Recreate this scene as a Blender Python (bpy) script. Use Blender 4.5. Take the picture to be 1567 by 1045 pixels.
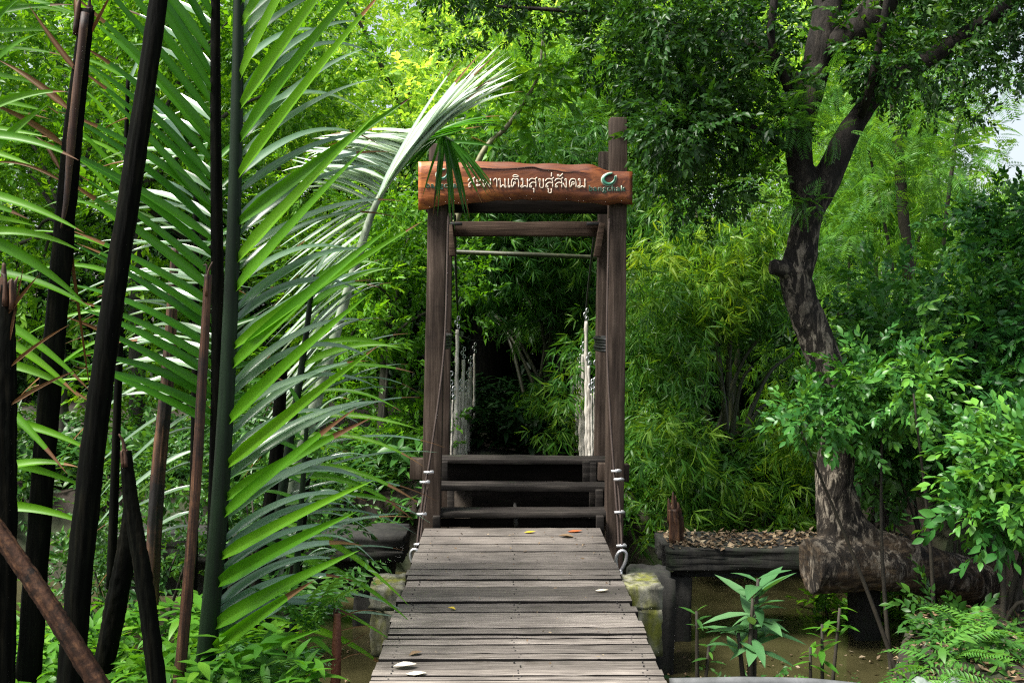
import bpy, math
import numpy as np
from mathutils import Matrix, Vector

for o in list(bpy.data.objects):
    bpy.data.objects.remove(o)
SC = bpy.context.scene
COL = SC.collection
PI = math.pi

# ------------------------------------------------------------------ camera
CAM = np.array((0.0, 0.0, 1.6))
FPX = 1523.0                      # focal length in photo pixels (photo 1567 wide)
PITCH, YAW = math.radians(1.90), math.radians(0.47)
cd = bpy.data.cameras.new('camera')
cd.sensor_width = 36.0
cd.lens = 36.0 * FPX / 1567.0
cd.clip_start, cd.clip_end = 0.05, 800
cam = bpy.data.objects.new('camera', cd)
COL.objects.link(cam)
cam.location = CAM
cam.rotation_euler = (PI / 2 - PITCH, 0, -YAW)
SC.camera = cam

# ------------------------------------------------------------------ world, sun, exposure
SUN_EL, SUN_ROT = math.radians(58), math.radians(-112)     # high, from the left and a little behind
w = bpy.data.worlds.new('World')
SC.world = w
w.use_nodes = True
nt = w.node_tree
sky = nt.nodes.new('ShaderNodeTexSky')
sky.sky_type = 'NISHITA'
sky.sun_disc = False
sky.sun_elevation = SUN_EL
sky.sun_rotation = SUN_ROT
sky.air_density = 1.0
sky.dust_density = 3.0
sky.ozone_density = 1.0
bgn = nt.nodes['Background']
bgn.inputs['Strength'].default_value = 0.095
hs = nt.nodes.new('ShaderNodeHueSaturation')          # thin white cloud: a paler sky
hs.inputs['Saturation'].default_value = .45
nt.links.new(sky.outputs['Color'], hs.inputs['Color'])
nt.links.new(hs.outputs['Color'], bgn.inputs['Color'])
sl = bpy.data.lights.new('sun', 'SUN')
sl.energy = 4.2
sl.angle = math.radians(20)
sl.color = (1.0, 0.96, 0.88)
so = bpy.data.objects.new('sun', sl)
COL.objects.link(so)
# direction towards the sun (sky rotation 0 = +Y, positive = towards +X)
sd = Vector((math.sin(SUN_ROT) * math.cos(SUN_EL), math.cos(SUN_ROT) * math.cos(SUN_EL), math.sin(SUN_EL)))
so.rotation_euler = sd.to_track_quat('Z', 'Y').to_euler()
so.location = (0, 0, 30)
vs = SC.view_settings
vs.view_transform = 'Standard'
vs.look = 'None'
vs.gamma = 1
vs.use_curve_mapping = False
vs.exposure = 1.4
SC.render.engine = 'CYCLES'
cy = SC.cycles
cy.use_denoising = False
cy.pixel_filter_type = 'BLACKMAN_HARRIS'
cy.filter_width = 1.2
cy.max_bounces = 7
cy.diffuse_bounces = 4
cy.glossy_bounces = 2
cy.transmission_bounces = 5
cy.transparent_max_bounces = 4
cy.caustics_reflective = False
cy.caustics_refractive = False

# ------------------------------------------------------------------ measuring helpers
_f = np.array((math.sin(YAW) * math.cos(PITCH), math.cos(YAW) * math.cos(PITCH), -math.sin(PITCH)))
_r = np.array((math.cos(YAW), -math.sin(YAW), 0.0))
_u = np.cross(_r, _f)


def ray(px, py):
    return _f * FPX + _r * (px - 783.5) - _u * (py - 522.5)


def W(px, py, d):
    """the place that the photo shows at px, py if it stands d metres ahead"""
    v = ray(px, py)
    return CAM + v * (d / v[1])


def G(px, py, z):
    v = ray(px, py)
    return CAM + v * ((z - CAM[2]) / v[2])


def sstep(a, b, x):
    t = np.clip((x - a) / (b - a), 0, 1)
    return t * t * (3 - 2 * t)


def vnoise(x, y, s=1.0, seed=0.0):
    x = np.asarray(x) * s + seed
    y = np.asarray(y) * s - seed
    return (np.sin(x * 1.7 + 1.3 * np.sin(y * 1.1)) + np.sin(y * 2.3 + 1.7 * np.sin(x * 0.9 + 2)) + np.sin((x + y) * 3.1) * .5) / 2.5


def gz(x, y):
    """height of the ground: near bank, canal, far bank"""
    x = np.asarray(x, float)
    y = np.asarray(y, float)
    near = 4.7 + 1.3 * sstep(1.9, 2.6, x) + 3.0 * sstep(3.5, 4.2, x) + 0.9 * sstep(-1.0, -1.9, x) + 0.18 * vnoise(x, y, 1.1)
    far = 10.0 + 0.3 * vnoise(x, y, .8, 3)
    zn = -0.28 - 0.16 * sstep(-1.0, -2.0, x) + 0.05 * vnoise(x, y, 2.2)
    zf = -0.25 + 0.1 * vnoise(x, y, .9, 5) + 0.04 * np.clip(y - 12, 0, 30)
    bed = -1.7
    a = sstep(near, near + .9, y)
    b = sstep(far - .8, far, y)
    z = zn * (1 - a) + bed * a
    return z * (1 - b) + zf * b


RNG = np.random.default_rng(11)


# ------------------------------------------------------------------ mesh building
class MB:
    def __init__(self):
        self.v, self.f, self.a, self.m, self.n = [], [], [], [], 0

    def add(self, verts, faces, attr=0.5, mat=0):
        """faces: list of int arrays (each F x k)"""
        verts = np.asarray(verts, float).reshape(-1, 3)
        self.v.append(verts)
        a = np.asarray(attr, float)
        self.a.append(np.full(len(verts), float(a)) if a.ndim == 0 else a)
        for f in (faces if isinstance(faces, list) else [faces]):
            f = np.asarray(f, int)
            if len(f):
                self.f.append(f + self.n)
                self.m.append(np.full(len(f), mat, int))
        self.n += len(verts)

    def mesh(self, name, smooth=True):
        me = bpy.data.meshes.new(name)
        V = np.concatenate(self.v)
        me.vertices.add(len(V))
        me.vertices.foreach_set('co', V.ravel())
        loops = np.concatenate([f.ravel() for f in self.f])
        tot = np.concatenate([np.full(len(f), f.shape[1]) for f in self.f])
        start = np.concatenate(([0], np.cumsum(tot)[:-1]))
        me.loops.add(len(loops))
        me.loops.foreach_set('vertex_index', loops.astype(np.int32))
        me.polygons.add(len(tot))
        me.polygons.foreach_set('loop_start', start.astype(np.int32))
        me.polygons.foreach_set('loop_total', tot.astype(np.int32))
        me.polygons.foreach_set('material_index', np.concatenate(self.m).astype(np.int32))
        at = me.attributes.new('v', 'FLOAT', 'POINT')
        at.data.foreach_set('value', np.concatenate(self.a).astype(np.float32))
        me.update(calc_edges=True)
        if smooth:
            me.polygons.foreach_set('use_smooth', np.ones(len(tot), bool))
        me.validate()
        return me

    def build(self, name, mats, parent=None, smooth=True, bevel=0):
        me = self.mesh(name, smooth)
        for m in (mats if isinstance(mats, (list, tuple)) else [mats]):
            me.materials.append(m)
        o = bpy.data.objects.new(name, me)
        COL.objects.link(o)
        if parent is not None:
            o.parent = parent
            o.matrix_parent_inverse = Matrix.Translation(-Vector(parent.location))
        if bevel:
            b = o.modifiers.new('bevel', 'BEVEL')
            b.width = bevel
            b.segments = 2
            b.limit_method = 'ANGLE'
        return o


def tag(o, label=None, cat=None, group=None, kind=None):
    if label:
        o['label'] = label
    if cat:
        o['category'] = cat
    if group:
        o['group'] = group
    if kind:
        o['kind'] = kind
    return o


def thing(name, label, cat, base, group=None):
    o = bpy.data.objects.new(name, None)
    o.empty_display_size = .1
    COL.objects.link(o)
    o.location = [float(c) for c in base]
    return tag(o, label, cat, group)


def copy_tree(o, loc=None, rz=0, scale=None, label=None):
    r = o.copy()
    COL.objects.link(r)
    for ch in o.children:
        c = ch.copy()
        COL.objects.link(c)
        c.parent = r
        for g in ch.children:
            d = g.copy()
            COL.objects.link(d)
            d.parent = c
    if loc is not None:
        r.location = [float(c) for c in loc]
    r.rotation_euler.z = rz
    if scale:
        r.scale = (scale,) * 3 if not isinstance(scale, tuple) else scale
    if label:
        r['label'] = label
    return r


def nrm(v):
    v = np.asarray(v, float)
    return v / np.maximum(np.linalg.norm(v, axis=-1, keepdims=True), 1e-9)


def catmull(P, n):
    P = np.asarray(P, float)
    if len(P) < 3:
        t = np.linspace(0, 1, n)[:, None]
        return P[0] * (1 - t) + P[-1] * t
    Q = np.vstack([2 * P[0] - P[1], P, 2 * P[-1] - P[-2]])
    out = []
    for u in np.linspace(0, len(P) - 1, n):
        i = min(int(u), len(P) - 2)
        t = u - i
        a, b, c, d = Q[i], Q[i + 1], Q[i + 2], Q[i + 3]
        out.append(.5 * (2 * b + (c - a) * t + (2 * a - 5 * b + 4 * c - d) * t * t + (3 * b - a - 3 * c + d) * t ** 3))
    return np.array(out)


def tube(mb, P, R, seg=8, n=None, wob=0.0, cap=True, attr=.5, mat=0, flat=1.0, seed=0, rib=0.0):
    """round bar along P; R: radius list along it"""
    P = np.asarray(P, float)
    n = n or max(2, len(P))
    C = catmull(P, n)
    R = np.interp(np.linspace(0, 1, n), np.linspace(0, 1, len(np.atleast_1d(R))), np.atleast_1d(R))
    T = nrm(np.gradient(C, axis=0))
    ref = np.array((0, 1.0, 0)) if abs(T[0][1]) < .8 else np.array((1.0, 0, 0))
    A = nrm(np.cross(T, ref))
    B = np.cross(T, A)
    th = np.linspace(0, 2 * PI, seg, endpoint=False)
    rng = np.random.default_rng(seed + 5)
    k = 1 + wob * rng.normal(size=(n, seg)) if wob else np.ones((n, seg))
    if wob:
        k = (k + np.roll(k, 1, 0) + np.roll(k, 1, 1)) / 3
    if rib:
        k = k * (1 + rib * rng.normal(size=seg))[None]
        attr = np.clip(np.tile(rng.uniform(0, 1, seg), n) * .8 + rng.uniform(0, .2, n * seg), 0, 1)
    V = C[:, None] + (A[:, None] * np.cos(th)[None, :, None] + B[:, None] * np.sin(th)[None, :, None] * flat) * (R[:, None] * k)[..., None]
    i = np.arange(n - 1)[:, None] * seg
    j = np.arange(seg)[None]
    j2 = (j + 1) % seg
    F = np.stack([i + j, i + j2, i + seg + j2, i + seg + j], -1).reshape(-1, 4)
    fs = [F]
    if cap:
        fs += [np.arange(seg)[None, ::-1], (n - 1) * seg + np.arange(seg)[None]]
    mb.add(V.reshape(-1, 3), fs, attr, mat)


BOXF = np.array([(0, 2, 3, 1), (4, 5, 7, 6), (0, 1, 5, 4), (2, 6, 7, 3), (0, 4, 6, 2), (1, 3, 7, 5)])


def box(mb, lo, hi, attr=.5, mat=0):
    c = [(x, y, z) for x in (lo[0], hi[0]) for y in (lo[1], hi[1]) for z in (lo[2], hi[2])]
    mb.add(c, BOXF, attr, mat)


def beam(mb, a, b, wx, wy, ref=(0, 1, 0), attr=.5, mat=0, n=1, jit=0):
    """square timber from a to b; wy is measured along ref"""
    a, b = np.asarray(a, float), np.asarray(b, float)
    T = nrm(b - a)
    Y = nrm(np.asarray(ref, float) - T * np.dot(ref, T))
    X = np.cross(Y, T)
    t = np.linspace(0, 1, n + 1)
    C = a + (b - a) * t[:, None]
    co = np.array([(-1, -1), (1, -1), (1, 1), (-1, 1)]) * .5
    J = RNG.normal(size=(n + 1, 4)) * jit if jit else np.zeros((n + 1, 4))
    V = C[:, None] + X * (co[:, 0] * wx + J * np.sign(co[:, 0]))[..., None] + Y * (co[:, 1] * wy + J * np.sign(co[:, 1]))[..., None]
    i = np.arange(n)[:, None] * 4
    j = np.arange(4)[None]
    F = np.stack([i + j, i + (j + 1) % 4, i + 4 + (j + 1) % 4, i + 4 + j], -1).reshape(-1, 4)
    mb.add(V.reshape(-1, 3), [F, np.array([[3, 2, 1, 0]]), n * 4 + np.array([[0, 1, 2, 3]])], attr, mat)


# ------------------------------------------------------------------ materials
def newmat(name):
    m = bpy.data.materials.new(name)
    m.use_nodes = True
    t = m.node_tree
    return m, t, t.nodes['Principled BSDF'], t.nodes['Material Output']


def N(t, typ, **kw):
    n = t.nodes.new(typ)
    for k, v in kw.items():
        if k.startswith('i_'):
            n.inputs[k[2:].replace('_', ' ')].default_value = v
        else:
            setattr(n, k, v)
    return n


def ramp(t, src, stops, interp='LINEAR'):
    r = t.nodes.new('ShaderNodeValToRGB')
    r.color_ramp.interpolation = interp
    e = r.color_ramp.elements
    while len(e) < len(stops):
        e.new(.5)
    for k, (p, c) in enumerate(stops):
        e[k].position = p
        e[k].color = tuple(c) + (1,) if not isinstance(c, (int, float)) else (c, c, c, 1)
    t.links.new(src, r.inputs['Fac'])
    return r.outputs['Color']


def coords(t, scale=(1, 1, 1), kind='Object'):
    tc = N(t, 'ShaderNodeTexCoord')
    mp = N(t, 'ShaderNodeMapping')
    mp.inputs['Scale'].default_value = scale
    t.links.new(tc.outputs[kind], mp.inputs['Vector'])
    return mp.outputs['Vector']


def noise(t, vec, scale, detail=6, rough=.6, dist=0):
    n = N(t, 'ShaderNodeTexNoise')
    n.inputs['Scale'].default_value = scale
    n.inputs['Detail'].default_value = detail
    n.inputs['Roughness'].default_value = rough
    n.inputs['Distortion'].default_value = dist
    t.links.new(vec, n.inputs['Vector'])
    return n.outputs['Fac']


def mixc(t, fac, a, b, mode='MIX'):
    m = N(t, 'ShaderNodeMix', data_type='RGBA', blend_type=mode)
    for s, v in ((0, fac), (6, a), (7, b)):
        if isinstance(v, (int, float)):
            m.inputs[s].default_value = v
        elif isinstance(v, tuple):
            m.inputs[s].default_value = v + (1,)
        else:
            t.links.new(v, m.inputs[s])
    return m.outputs[2]


def bump(t, h, strength, dist, bsdf):
    b = N(t, 'ShaderNodeBump')
    b.inputs['Strength'].default_value = strength
    b.inputs['Distance'].default_value = dist
    t.links.new(h, b.inputs['Height'])
    t.links.new(b.outputs['Normal'], bsdf.inputs['Normal'])


def leaf_mat(name, dark, mid, light, rough=.42, trans=.35, tint=(1.6, 1.4, .45), spec=.28, patch=.5):
    m, t, b, out = newmat(name)
    at = N(t, 'ShaderNodeAttribute', attribute_name='v')
    c = ramp(t, at.outputs['Fac'], [(0, dark), (.5, mid), (1, light)])
    n = noise(t, coords(t), patch, 3)
    c = mixc(t, 1.0, c, ramp(t, n, [(.3, (.72, .8, .8)), (.7, (1.25, 1.15, .95))]), 'MULTIPLY')
    t.links.new(c, b.inputs['Base Color'])
    b.inputs['Roughness'].default_value = rough
    b.inputs['Specular IOR Level'].default_value = spec
    tr = N(t, 'ShaderNodeBsdfTranslucent')
    t.links.new(mixc(t, 1.0, c, tint, 'MULTIPLY'), tr.inputs['Color'])
    mx = N(t, 'ShaderNodeMixShader')
    mx.inputs[0].default_value = trans
    t.links.new(b.outputs[0], mx.inputs[1])
    t.links.new(tr.outputs[0], mx.inputs[2])
    t.links.new(mx.outputs[0], out.inputs['Surface'])
    return m


def wood_mat(name, cols, grain=(3, 40, 40), rough=.65, bumpd=.004, attr_amt=0.0, stain=None, spec=.4):
    m, t, b, out = newmat(name)
    v = coords(t, grain)
    n1 = noise(t, v, 1.0, 8, .65, .3)
    c = ramp(t, n1, [(.28, cols[0]), (.5, cols[1]), (.72, cols[2])])
    n2 = noise(t, coords(t), 2.3, 5)
    c = mixc(t, 1.0, c, ramp(t, n2, [(.3, .62), (.7, 1.3)]), 'MULTIPLY')
    if stain:
        n3 = noise(t, coords(t), stain[1], 6, .7)
        c = mixc(t, ramp(t, n3, [(stain[2], 0.0), (stain[2] + .12, 1.0)]), c, stain[0])
    if attr_amt:
        at = N(t, 'ShaderNodeAttribute', attribute_name='v')
        c = mixc(t, 1.0, c, ramp(t, at.outputs['Fac'], [(0, 1 - attr_amt), (.5, 1.0), (1, 1 + attr_amt)]), 'MULTIPLY')
    t.links.new(c, b.inputs['Base Color'])
    b.inputs['Roughness'].default_value = rough
    b.inputs['Specular IOR Level'].default_value = spec
    bump(t, n1, .6, bumpd, b)
    return m


def plain_mat(name, c0, c1, scale=8, rough=.6, metal=0.0, bumpd=.002, spec=.5):
    m, t, b, out = newmat(name)
    n = noise(t, coords(t), scale, 6)
    t.links.new(ramp(t, n, [(.3, c0), (.7, c1)]), b.inputs['Base Color'])
    b.inputs['Roughness'].default_value = rough
    b.inputs['Metallic'].default_value = metal
    b.inputs['Specular IOR Level'].default_value = spec
    bump(t, n, .5, bumpd, b)
    return m


M = {}
# leaves: dark, mid, light by plant
M['leaf_bright'] = leaf_mat('leaf_bright', (.04, .13, .010), (.095, .27, .016), (.21, .44, .03), trans=.45)
M['leaf_mid'] = leaf_mat('leaf_mid', (.022, .075, .018), (.045, .14, .028), (.09, .22, .03), trans=.35, rough=.38)
M['leaf_dark'] = leaf_mat('leaf_dark', (.013, .05, .009), (.025, .085, .014), (.06, .15, .02), trans=.3, rough=.4)
M['leaf_shade'] = leaf_mat('leaf_shade', (.003, .012, .004), (.007, .026, .007), (.018, .055, .012), trans=.1, spec=.1)  # near-black copy: shade of the forest hollow put into the leaf colour
M['leaf_lime'] = leaf_mat('leaf_lime', (.05, .16, .018), (.115, .29, .03), (.24, .46, .07), trans=.5)
M['leaf_shrub'] = leaf_mat('leaf_shrub', (.018, .085, .018), (.038, .145, .03), (.1, .26, .036), trans=.28, rough=.36)
M['leaf_bamboo'] = leaf_mat('leaf_bamboo', (.022, .09, .014), (.055, .17, .022), (.15, .28, .03), trans=.4)
M['leaf_yellow'] = leaf_mat('leaf_yellow', (.05, .15, .015), (.11, .25, .02), (.25, .39, .04), trans=.48)
M['leaf_far_haze'] = leaf_mat('leaf_far_haze', (.16, .32, .05), (.29, .52, .12), (.48, .68, .27), trans=.58)  # bright haze over the far trees is put into this pale colour
M['leaf_feather'] = leaf_mat('leaf_feather', (.04, .14, .03), (.075, .22, .04), (.14, .31, .05), trans=.4)
M['leaf_herb'] = leaf_mat('leaf_herb', (.04, .14, .015), (.07, .22, .02), (.15, .34, .03), trans=.42)
M['leaf_seedling'] = leaf_mat('leaf_seedling', (.05, .14, .05), (.08, .2, .08), (.13, .26, .12), trans=.25, rough=.3)
M['nipa_green'] = leaf_mat('nipa_green', (.055, .19, .006), (.095, .28, .008), (.15, .36, .014), rough=.4, trans=.5, tint=(1.5, 1.6, .35), spec=.3)
M['nipa_sheen_blue'] = leaf_mat('nipa_sheen_blue', (.08, .17, .10), (.14, .25, .17), (.24, .36, .27), rough=.27, trans=.25, tint=(1.2, 1.3, .6), spec=1.0)  # sky reflection on glossy blades is put into this grey-blue base
M['nipa_dark'] = leaf_mat('nipa_dark', (.02, .095, .008), (.035, .15, .01), (.065, .22, .014), rough=.36, trans=.32, tint=(1.4, 1.5, .4), spec=.35)
M['nipa_sheen_white'] = leaf_mat('nipa_sheen_white', (.34, .45, .43), (.48, .58, .56), (.62, .71, .69), rough=.3, trans=.25, tint=(1.1, 1.2, .8), spec=.8)  # blown-out sky sheen painted in as a whitish leaf colour
M['dry_leaf'] = leaf_mat('dry_leaf', (.05, .022, .008), (.12, .055, .02), (.25, .14, .055), rough=.6, trans=.2, tint=(1.1, 1, .7))
M['litter'] = leaf_mat('litter', (.05, .03, .018), (.16, .11, .07), (.34, .27, .19), rough=.7, trans=.05, tint=(1, 1, .8))
M['leaf_yellowed'] = leaf_mat('leaf_yellowed', (.4, .3, .03), (.5, .38, .04), (.6, .45, .06), trans=.1)
M['leaf_pale'] = leaf_mat('leaf_pale', (.5, .45, .42), (.6, .55, .5), (.65, .6, .55), trans=.05)
M['leaf_rust'] = leaf_mat('leaf_rust', (.3, .08, .03), (.35, .1, .04), (.4, .13, .05), trans=.05)
# wood
M['stalk_dark'] = wood_mat('stalk_dark', [(.001, .001, .0008), (.0025, .003, .002), (.009, .008, .005)], (30, 30, 3), rough=.75, spec=.05, stain=((.022, .013, .007), 7, .66), bumpd=.012, attr_amt=.75)
M['stalk_green'] = wood_mat('stalk_green', [(.003, .008, .003), (.005, .014, .005), (.008, .022, .007)], (40, 40, 2), rough=.45, bumpd=.002, spec=.2, attr_amt=.75)
M['stalk_brown'] = wood_mat('stalk_brown', [(.012, .005, .003), (.05, .021, .01), (.15, .075, .034)], (50, 50, 3), rough=.65, stain=((.006, .004, .003), 3, .5), attr_amt=.75)
M['stalk_fallen'] = wood_mat('stalk_fallen', [(.008, .004, .002), (.03, .014, .008), (.085, .042, .02)], (40, 40, 40), rough=.75, spec=.15, stain=((.006, .004, .003), 9, .52), attr_amt=.75)
M['rachis_pale'] = wood_mat('rachis_pale', [(.07, .10, .055), (.2, .25, .17), (.42, .46, .38)], (26, 26, 12), rough=.45)
M['gate_wood'] = wood_mat('gate_wood', [(.014, .009, .007), (.048, .034, .026), (.105, .078, .062)], (34, 34, 1.8), rough=.7, spec=.15, bumpd=.008, stain=((.02, .014, .012), 1.6, .58))
M['beam_wood'] = wood_mat('beam_wood', [(.02, .012, .008), (.062, .04, .028), (.115, .08, .058)], (1.8, 34, 34), rough=.7, spec=.15, bumpd=.008)
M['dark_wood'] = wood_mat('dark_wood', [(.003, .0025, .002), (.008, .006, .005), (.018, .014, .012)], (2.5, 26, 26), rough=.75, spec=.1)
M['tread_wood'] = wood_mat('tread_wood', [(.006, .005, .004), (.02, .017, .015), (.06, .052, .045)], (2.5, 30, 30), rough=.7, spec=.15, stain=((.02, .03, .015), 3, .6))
M['deck_wood'] = wood_mat('deck_wood', [(.052, .045, .04), (.128, .111, .098), (.24, .215, .19)], (5, 90, 90), rough=.6, attr_amt=.5, stain=((.07, .058, .048), 3.5, .6), bumpd=.004)
M['plank_gap_shade'] = wood_mat('plank_gap_shade', [(.004, .003, .003), (.009, .008, .007), (.02, .018, .016)], (3, 30, 30), rough=.8, spec=.1)  # near-black plank sides paint in the dark of the gaps
M['red_wood'] = wood_mat('red_wood', [(.06, .02, .01), (.13, .045, .025), (.2, .075, .04)], (26, 26, 2), rough=.55)
M['hanger'] = wood_mat('hanger', [(.12, .10, .075), (.42, .39, .34), (.62, .59, .53)], (40, 40, 5), rough=.7, bumpd=.004, stain=((.10, .07, .045), 9, .6))
M['culm'] = wood_mat('culm', [(.015, .018, .008), (.03, .035, .015), (.06, .06, .025)], (30, 30, 2), rough=.5)
M['culm_pale'] = wood_mat('culm_pale', [(.1, .1, .05), (.2, .19, .1), (.3, .28, .16)], (12, 12, 12), rough=.5)
M['trunk_grey'] = wood_mat('trunk_grey', [(.012, .011, .008), (.035, .033, .022), (.07, .065, .045)], (14, 14, 4), rough=.85)
M['twig'] = plain_mat('twig', (.012, .01, .006), (.035, .028, .016), 10, .8)


def bark_mat():
    m, t, b, out = newmat('bark')
    n1 = noise(t, coords(t, (9, 9, 2.4)), 1.0, 9, .7, .6)
    c = ramp(t, n1, [(.3, (.004, .0035, .003)), (.5, (.016, .013, .010)), (.7, (.045, .036, .028))])
    n2 = noise(t, coords(t, (17, 17, 6)), 1.0, 9, .72, .8)
    sx = N(t, 'ShaderNodeSeparateXYZ')
    tc = N(t, 'ShaderNodeTexCoord')
    t.links.new(tc.outputs['Object'], sx.inputs[0])
    mr = N(t, 'ShaderNodeMapRange')                       # pale flakes fade out upward: the limbs' dark silhouette put into the colour
    mr.inputs['From Min'].default_value = 2.0
    mr.inputs['From Max'].default_value = 2.7
    mr.inputs['To Min'].default_value = 1.0
    mr.inputs['To Max'].default_value = 0.0
    t.links.new(sx.outputs['Z'], mr.inputs['Value'])
    fl = mixc(t, 1.0, ramp(t, n2, [(.5, 0.0), (.57, .95)]), ramp(t, mr.outputs[0], [(0, .06), (1, 1.0)]), 'MULTIPLY')
    c = mixc(t, fl, c, ramp(t, noise(t, coords(t), 30, 4), [(.3, (.10, .08, .06)), (.7, (.33, .29, .23))]))
    lw = N(t, 'ShaderNodeMapRange')                       # the fallen log has lost its bark and shows brown wood
    lw.inputs['From Min'].default_value = -.02
    lw.inputs['From Max'].default_value = -.25
    t.links.new(sx.outputs['Z'], lw.inputs['Value'])
    wd = ramp(t, noise(t, coords(t, (4, 12, 26)), 1.0, 9, .7, .7), [(.34, (.008, .006, .004)), (.5, (.06, .038, .02)), (.66, (.2, .14, .08))])
    c = mixc(t, mixc(t, 1.0, lw.outputs[0], ramp(t, noise(t, coords(t), 3.2, 6, .7), [(.44, .0), (.56, .9)]), 'MULTIPLY'), c, wd)
    n3 = noise(t, coords(t), 2.1, 4)
    c = mixc(t, 1.0, c, ramp(t, n3, [(.35, .35), (.65, 1.25)]), 'MULTIPLY')
    t.links.new(c, b.inputs['Base Color'])
    b.inputs['Roughness'].default_value = .85
    b.inputs['Specular IOR Level'].default_value = .25
    bump(t, n1, 1.0, .04, b)
    return m


M['bark'] = bark_mat()


def sign_mat():
    m, t, b, out = newmat('sign_wood')
    v = coords(t, (1.6, 9, 9))
    n = noise(t, v, 1.0, 7, .6, 1.6)
    c = ramp(t, n, [(.25, (.03, .008, .004)), (.42, (.16, .046, .012)), (.5, (.09, .022, .007)), (.58, (.26, .082, .02)), (.76, (.075, .02, .006))])
    sx = N(t, 'ShaderNodeSeparateXYZ')
    tc = N(t, 'ShaderNodeTexCoord')
    t.links.new(tc.outputs['Object'], sx.inputs[0])
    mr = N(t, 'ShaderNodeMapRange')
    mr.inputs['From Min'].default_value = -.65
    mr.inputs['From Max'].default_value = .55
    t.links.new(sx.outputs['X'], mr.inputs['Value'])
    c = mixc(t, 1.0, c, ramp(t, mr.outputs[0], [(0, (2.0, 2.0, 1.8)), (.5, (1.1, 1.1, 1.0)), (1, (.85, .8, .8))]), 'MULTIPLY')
    t.links.new(c, b.inputs['Base Color'])
    b.inputs['Roughness'].default_value = .45
    bump(t, n, .7, .008, b)
    return m


M['sign_wood'] = sign_mat()
M['carving'] = plain_mat('carving', (.5, .4, .3), (.78, .68, .58), 40, .6)
M['crack'] = plain_mat('crack', (.012, .005, .003), (.03, .01, .006), 20, .9)
M['logo_green'] = plain_mat('logo_green', (.006, .05, .03), (.012, .085, .05), 12, .4)
M['logo_teal'] = plain_mat('logo_teal', (.02, .12, .08), (.05, .2, .13), 12, .4)
M['logo_rim'] = plain_mat('logo_rim', (.3, .36, .28), (.42, .48, .38), 12, .5)
M['steel'] = plain_mat('steel', (.4, .4, .42), (.62, .62, .63), 20, .4, .8)
M['black_strap'] = plain_mat('black_strap', (.004, .004, .004), (.012, .012, .012), 20, .5)
M['cable'] = plain_mat('cable', (.01, .01, .009), (.03, .027, .024), 30, .7)
M['clay'] = plain_mat('clay', (.006, .005, .005), (.015, .013, .012), 4, .8)


def rope_mat():
    m, t, b, out = newmat('rusty_rope')
    wv = N(t, 'ShaderNodeTexWave', wave_type='BANDS', bands_direction='Z')
    wv.inputs['Scale'].default_value = 44
    wv.inputs['Distortion'].default_value = 1.0
    t.links.new(coords(t, (1.2, 1.2, 1)), wv.inputs['Vector'])
    c = ramp(t, wv.outputs['Fac'], [(0, (.02, .012, .01)), (.6, (.05, .03, .023)), (1, (.09, .058, .045))])
    t.links.new(c, b.inputs['Base Color'])
    b.inputs['Roughness'].default_value = .75
    bump(t, wv.outputs['Fac'], .8, .006, b)
    return m


M['rope'] = rope_mat()


def concrete_mat(name, base, moss, thr):
    m, t, b, out = newmat(name)
    n = noise(t, coords(t), 6, 8, .7)
    c = ramp(t, n, [(.3, tuple(x * .45 for x in base)), (.7, base)])
    n2 = noise(t, coords(t, (1, 1, .45)), 5.5, 6, .65, .4)
    c = mixc(t, ramp(t, n2, [(thr, 0.0), (thr + .15, 1.0)]), c, moss)
    n3 = noise(t, coords(t, (5, 5, 1)), 3.0, 5)
    c = mixc(t, 1.0, c, ramp(t, n3, [(.35, .25), (.6, 1.1)]), 'MULTIPLY')
    t.links.new(c, b.inputs['Base Color'])
    b.inputs['Roughness'].default_value = .9
    bump(t, n, .8, .01, b)
    return m


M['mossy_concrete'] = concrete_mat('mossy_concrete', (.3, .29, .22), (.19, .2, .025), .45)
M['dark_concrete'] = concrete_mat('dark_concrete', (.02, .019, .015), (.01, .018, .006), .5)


def ground_mat():
    m, t, b, out = newmat('soil')
    n = noise(t, coords(t), 3.5, 9, .7)
    c = ramp(t, n, [(.3, (.010, .007, .005)), (.55, (.028, .02, .013)), (.75, (.06, .045, .03))])
    n2 = noise(t, coords(t), .9, 5)
    c = mixc(t, ramp(t, n2, [(.5, 0.0), (.68, .7)]), c, (.035, .07, .018))
    t.links.new(c, b.inputs['Base Color'])
    b.inputs['Roughness'].default_value = .95
    bump(t, n, 1, .03, b)
    return m


M['soil'] = ground_mat()


def water_mat():
    m, t, b, out = newmat('canal_water')
    n = noise(t, coords(t, (1, 1, 1)), 2.5, 4, .5)
    t.links.new(ramp(t, n, [(.3, (.026, .024, .01)), (.7, (.05, .045, .02))]), b.inputs['Base Color'])
    b.inputs['Roughness'].default_value = .12
    b.inputs['Specular IOR Level'].default_value = .45
    bump(t, noise(t, coords(t, (1, 2.5, 1)), 3, 3), .12, .02, b)
    return m


M['water'] = water_mat()


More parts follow.
